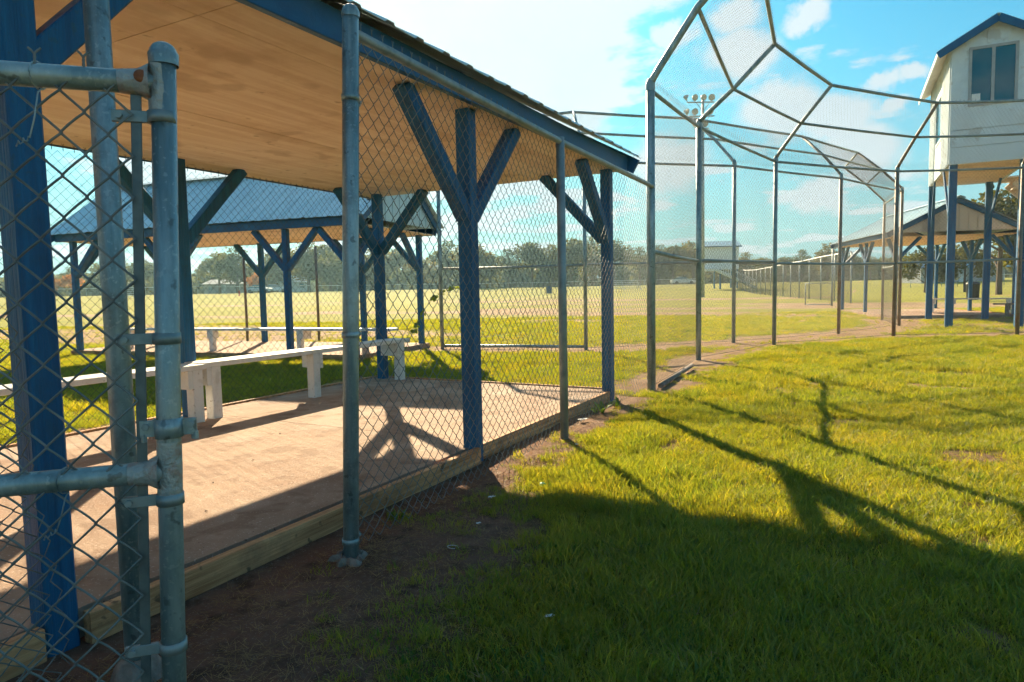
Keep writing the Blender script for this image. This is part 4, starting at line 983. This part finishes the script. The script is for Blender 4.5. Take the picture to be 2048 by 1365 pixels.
# ------------------------------------------------------------------ far outfield fence
def far_fence(px0, px1, dep0, dep1, label, h=1.25, n=24, m='alu', r=.035, mesh_r=.006, pitch=.30):
    T = thing('outfield_fence', label, 'fence'); P = [at(px0+(px1-px0)*i/n, dep0+(dep1-dep0)*i/n) for i in range(n+1)]
    me = None
    for p in P:
        if me is None: q = MB().tube([(0, 0, -.1), (0, 0, h)], r, 6).build('post', M['galv'], T); me = q.data
        else: q = link('post', me, T)
        q.location = p
    MB().tube([p+Vector((0, 0, h)) for p in P], r*1.3, 6).build('top_rail', M[m], T)
    fab = []
    for a, b in zip(P[:-1], P[1:]): fab += diag([a, b, b+Vector((0, 0, h)), a+Vector((0, 0, h))], pitch=pitch, r=mesh_r)
    link('wire_mesh', np_mesh('wire_mesh', fab, M['wire']), T, kind='stuff')
far_fence(60, 1400, 112, 104, 'low white-railed fence along the far edge of the left field')
far_fence(1790, 2070, 78, 74, 'low grey fence crossing the far right field behind the third dugout', n=9)
def run_fence():
    T = thing('outfield_fence', 'tall fence running away in perspective past the far small gate', 'fence')
    A = at(1702, 34); B = at(1470, 96); n = 18; P = [A.lerp(B, i/n) for i in range(n+1)]
    for p in P: p.z = hz(p.x, p.y)
    h = 2.6; me = None
    for p in P:
        if me is None: q = MB().tube([(0, 0, -.1), (0, 0, h)], .04, 8).build('post', M['galv_dark'], T); me = q.data
        else: q = link('post', me, T)
        q.location = p
    MB().tube([p+Vector((0, 0, h)) for p in P], .035, 6).build('top_rail', M['alu'], T)
    fab = []
    for a, b in zip(P[:-1], P[1:]): fab += diag([a, b, b+Vector((0, 0, h)), a+Vector((0, 0, h))], pitch=.10, r=.0025)
    link('wire_mesh', np_mesh('wire_mesh', fab, M['oldwire']), T, kind='stuff')
run_fence()
def small_gate():
    a = at(1611, 31); b = at(1663, 30.5); T = thing('field_gate', 'small dark-framed field gate standing in the grass between the backstops', 'gate')
    for p, q in ((a, b),):
        a.z = b.z = hz(a.x, a.y)+.06
        for x, y in ((a, a+Vector((0, 0, .98))), (b, b+Vector((0, 0, .98)))): MB().tube([x, y], .022, 8).build('frame_upright', M['galv_dark'], T)
        for z in (.0, .98): MB().tube([a+Vector((0, 0, z)), b+Vector((0, 0, z))], .02, 8).build('frame_rail', M['galv_dark'], T)
        link('wire_mesh', np_mesh('wire_mesh', diag([a, b, b+Vector((0, 0, .98)), a+Vector((0, 0, .98))]), M['oldwire']), T, kind='stuff')
        MB().tube([b+Vector((.03, 0, -.1)), b+Vector((.03, 0, 2.6))], .04, 10).build('gate_post', M['galv_dark'], T)
small_gate()

# ------------------------------------------------------------------ far press box with stairs
def press_box():
    p = at(1441, 92); T = thing('press_box', 'distant raised white press box with a shed roof and outside stairs', 'press box', p, YAW)
    w, d, z0, z1 = 5.0, 3.0, 2.75, 5.9
    for x in (-w/2+.15, 0, w/2-.15):
        for y in (.15, d-.15): MB().beam((x, y, -.2), (x, y, z0), .2, .2).build('leg', M['blue'], T)
    MB().box((-w/2, 0, z0), (w/2, d, z1)).build('wall', M['bright_siding'], T)
    for k in range(20): MB().box((-w/2+k*.25+.1, -.02, z0), (-w/2+k*.25+.13, -.001, z1-.02)).build('batten', M['bright_siding'], T)
    MB().slabq([(-w/2-.3, -.4, z1-.05), (w/2+.3, -.4, z1-.05), (w/2+.3, d/2, z1+.7), (-w/2-.3, d/2, z1+.7)], .06).build('roof', M['roof'], T)
    MB().slabq([(-w/2-.3, d/2, z1+.7), (w/2+.3, d/2, z1+.7), (w/2+.3, d+.4, z1-.05), (-w/2-.3, d+.4, z1-.05)], .06).build('roof', M['roof'], T)
    MB().box((-w/2-.3, -.44, z1-.16), (w/2+.3, -.401, z1-.04)).build('fascia', M['bluetrim'], T)
    s0 = Vector((-.6, -.6, z0-.1)); s1 = Vector((3.9, -.6, .2))
    MB().box((-w/2, -1.2, z0-.25), (-.5, -.02, z0-.1)).build('landing', M['bright_siding'], T)
    for y in (-.1, -1.1): MB().beam((-.6, y, z0-.2), (4.6, y, .1), .08, .3).build('stair_stringer', M['bright_siding'], T)
    for k in range(14):
        t = (k+.5)/14; x = -.6+5.2*t; z = z0-.15+(-z0+.25)*t; MB().box((x-.18, -1.06, z), (x+.18, -.14, z+.05)).build('stair_tread', M['bright_siding'], T)
    for y in (-.1, -1.1):
        MB().beam((-.6, y, z0+.8), (4.6, y, 1.1), .08, .10).build('handrail', M['bright_siding'], T)
        for k in range(9): x = -.6+5.2*k/8; z = z0-.1+(-z0+.2)*k/8; MB().beam((x, y, z), (x, y, z+.95), .07, .07).build('baluster', M['bright_siding'], T)
press_box()

# ------------------------------------------------------------------ floodlight mast
def mast():
    p = at(1405, 60); hy = 572
    top = (hy-196)/FPX*60+1.0; k_ = .72; T = thing('floodlight_mast', 'tall floodlight mast with three tiers of lamps rising behind the near backstop', 'floodlight', p, YAW)
    MB().tube([(0, 0, -.2), (0, 0, top*.5), (0, 0, top-.3)], [.20, .16, .11], 12).build('pole', M['galv'], T)
    for k, (z, xs) in enumerate(((top-.75, (-1.45, -.75, .05, .8)), (top-1.95, (-1.45, -.75, .7)), (top-3.0, (-.75, .2)))):
        w = 1.0 if k < 2 else .55
        MB().beam((-w*1.35, 0, z), (w, 0, z), .10, .10).build('cross_arm', M['galv_dark'], T)
        MB().beam((0, 0, z-.8), (-.6, 0, z), .05, .05).build('arm_brace', M['galv_dark'], T); MB().beam((0, 0, z-.8), (.6, 0, z), .05, .05).build('arm_brace', M['galv_dark'], T)
        for x in xs:
            L_ = MB().lathe((0, 0, 0), [(.10, .52), (.16, .42), (.30, .20), (.38, .0), (.40, -.02)], 14, axis='y').build('floodlight', M['galv'], T)
            MB().lathe((0, 0, 0), [(.38, -.005), (.2, -.03), (.001, -.04)], 14, axis='y').build('lens', M['lamp_glass'], L_)
            L_.scale = (k_, k_, k_); L_.location = (x*.95, -.1, z+.38); L_.rotation_euler = (radians(22), 0, radians(random.uniform(-35, 25)+(60 if x < -1.2 else 0)))
            MB().beam((x*.95, 0, z), (x*.95, .1, z+.4), .05, .05).build('lamp_bracket', M['galv_dark'], T)
mast()

# ------------------------------------------------------------------ cars, bleachers, sheds, poles
def car(px, dep, rz, m, label):
    p = at(px, dep); T = thing('parked_car', label, 'car', p, rz, 'cars parked beyond the field')
    def prof(pts, hw, hw2=None):
        mb = MB(); n = len(pts); hw2 = hw2 or hw
        mb.add([(x, -(hw if z < .9 else hw2), z) for x, z in pts]+[(x, (hw if z < .9 else hw2), z) for x, z in pts], [tuple(range(n)), tuple(reversed(range(n, 2*n)))]+[(i+n, (i+1) % n+n, (i+1) % n, i) for i in range(n)]); return mb
    prof([(-2.2, .35), (2.2, .35), (2.28, .6), (2.15, .82), (1.1, .93), (-1.7, .98), (-2.2, .9), (-2.28, .6)], .88, .84).build('body', m, T)
    prof([(1.05, .931), (.35, 1.40), (-.9, 1.43), (-1.65, .985)], .8, .66).build('cabin', M['glass'], T)
    prof([(.32, 1.405), (.25, 1.45), (-.85, 1.48), (-.92, 1.433)], .66, .64).build('roof', m, T)
    for x in (-1.4, 1.4):
        for y in (-.8, .8):
            w = MB().lathe((0, 0, 0), [(.001, -.1), (.33, -.1), (.34, 0), (.33, .1), (.001, .1)], 14, axis='y').build('wheel', M['rubber'], T); w.location = (x, y, .33)
car(518, 118, YAW+.1, M['car_blue'], 'silver-blue car parked beyond the field, left of the other')
car(549, 122, YAW+.4, M['car_white'], 'white car parked beyond the field, right of the silver-blue one')
car(1366, 128, YAW, M['car_white'], 'pale car half hidden under the trees left of the press box')
def bleacher(px, dep, rz, label, w=6., n=5):
    p = at(px, dep); T = thing('bleachers', label, 'bleachers', p, rz, 'aluminium bleachers')
    for k in range(n):
        MB().box((-w/2, k*.6, .35+k*.28), (w/2, k*.6+.28, .39+k*.28)).build('seat', M['alu'], T)
        MB().box((-w/2, k*.6-.28, .1+k*.28), (w/2, k*.6-.02, .13+k*.28)).build('footboard', M['alu'], T)
    for x in (-w/2+.2, 0, w/2-.2):
        MB().beam((x, 0, .1), (x, n*.6, .35+(n-1)*.28), .06, .06).build('frame', M['galv'], T); MB().beam((x, n*.6-.3, 0), (x, n*.6-.3, .35+(n-1)*.28), .06, .06).build('frame', M['galv'], T)
bleacher(1250, 96, YAW, 'low aluminium bleachers on the far side of the field, behind the far fence centre', 5)
bleacher(252, 92, YAW+.2, 'pale bleachers at the far left, seen between the gate pipes', 3.4)
def shed(px, dep, rz, w, d, h, rh, roof, wall, label, door=True):
    p = at(px, dep); T = thing('low_building', label, 'building', p, rz)
    MB().box((-w/2, 0, -.3), (w/2, d, h)).build('wall', M[wall], T)
    MB().slabq([(-w/2-.4, -.5, h-.05), (w/2+.4, -.5, h-.05), (w/2-.6, d/2, h+rh), (-w/2+.6, d/2, h+rh)], .08).build('roof', M[roof], T)
    MB().slabq([(-w/2+.6, d/2, h+rh), (w/2-.6, d/2, h+rh), (w/2+.4, d+.5, h-.05), (-w/2-.4, d+.5, h-.05)], .08).build('roof', M[roof], T)
    k = max(2, int(w/3))
    for i in range(k):
        x = -w/2+(i+.5)*w/k; f = MB().box((x-.5, -.05, .9), (x+.5, -.001, 1.9)).build('window', M['frame_grey'], T); MB().box((x-.42, -.06, .98), (x+.42, -.051, 1.82)).build('pane', M['glass'], f)
    if door: MB().box((-.45, -.06, -.1), (.45, -.001, 2.0)).build('door', M['siding'], T)
shed(1925, 88, YAW, 11, 6, 1.9, 1.4, 'blue_metal', 'wall_grey', 'long low building with a blue metal roof beyond the third dugout')
shed(448, 150, YAW, 9, 5, 2.2, 1.0, 'wall_grey', 'wall_grey', 'long grey low building at the left treeline')
shed(588, 140, YAW, 6.5, 5, 2.1, 1.5, 'roof', 'siding', 'small grey-roofed house at the treeline, right of the parked cars')
shed(1200, 165, YAW, 7, 5, 2.1, 1.3, 'roof', 'siding', 'pale house half hidden under the trees behind the far bleachers')
def pole(px, dep, h, r, m, label, cat='pole'):
    p = at(px, dep); o = MB().tube([(0, 0, -.1), (0, 0, h)], r, 12).build('pole', M[m]); o.location = p; tag(o, label, cat)
pole(490, 14.3, 1.98, .028, 'rusty', 'thin brown pole behind the second dugout, left of its middle post')
pole(634, 14.6, 2.05, .030, 'rusty', 'thin brown pole behind the second dugout, right of its middle post')
sg = MB().box((-.33, -.02, .35), (.33, .02, 1.25)).build('banner', M['blue_banner']); sg.location = at(1098, 80); sg.rotation_euler = (0, 0, YAW); tag(sg, 'small dark blue banner hung on the far outfield fence', 'banner')
def bin_():
    p = at(1946, 36); T = thing('trash_can', 'black trash can on the grass beyond the third dugout, between the tower legs', 'trash can', p)
    MB().lathe((0, 0, 0), [(.24, .0), (.29, .05), (.31, .80), (.33, .82), (.33, .86), (.28, .86)], 18).build('drum', M['dark'], T)
    MB().lathe((0, 0, 0), [(.33, .86), (.30, .92), (.15, .97), (.001, .98)], 18).build('lid', M['dark'], T)
bin_()
def hydrant():
    p = at(478, 100); T = thing('fire_hydrant', 'small red hydrant far across the field, left of the brown pole', 'hydrant', p)
    MB().lathe((0, 0, 0), [(.16, 0), (.16, .08), (.11, .1), (.11, .6), (.15, .62), (.13, .72), (.05, .8), (.001, .82)], 12).build('barrel', M['red'], T)
    MB().tube([(-.22, 0, .45), (.22, 0, .45)], .06, 8).build('nozzle', M['red'], T)
hydrant()

# ------------------------------------------------------------------ air
def haze():
    o = MB().box((-420, -40, -1.6), (420, 330, 26)).build('haze', bpy.data.materials.new('thin_haze'), kind='stuff')
    m = o.data.materials[0]; m.use_nodes = True; nt = m.node_tree; nt.nodes.clear()
    out = nt.nodes.new('ShaderNodeOutputMaterial'); v = nt.nodes.new('ShaderNodeVolumePrincipled')
    v.inputs['Color'].default_value = (.50, .85, 1.0, 1); v.inputs['Density'].default_value = .00045; v.inputs['Anisotropy'].default_value = .55
    nt.links.new(v.outputs[0], out.inputs['Volume'])
haze()
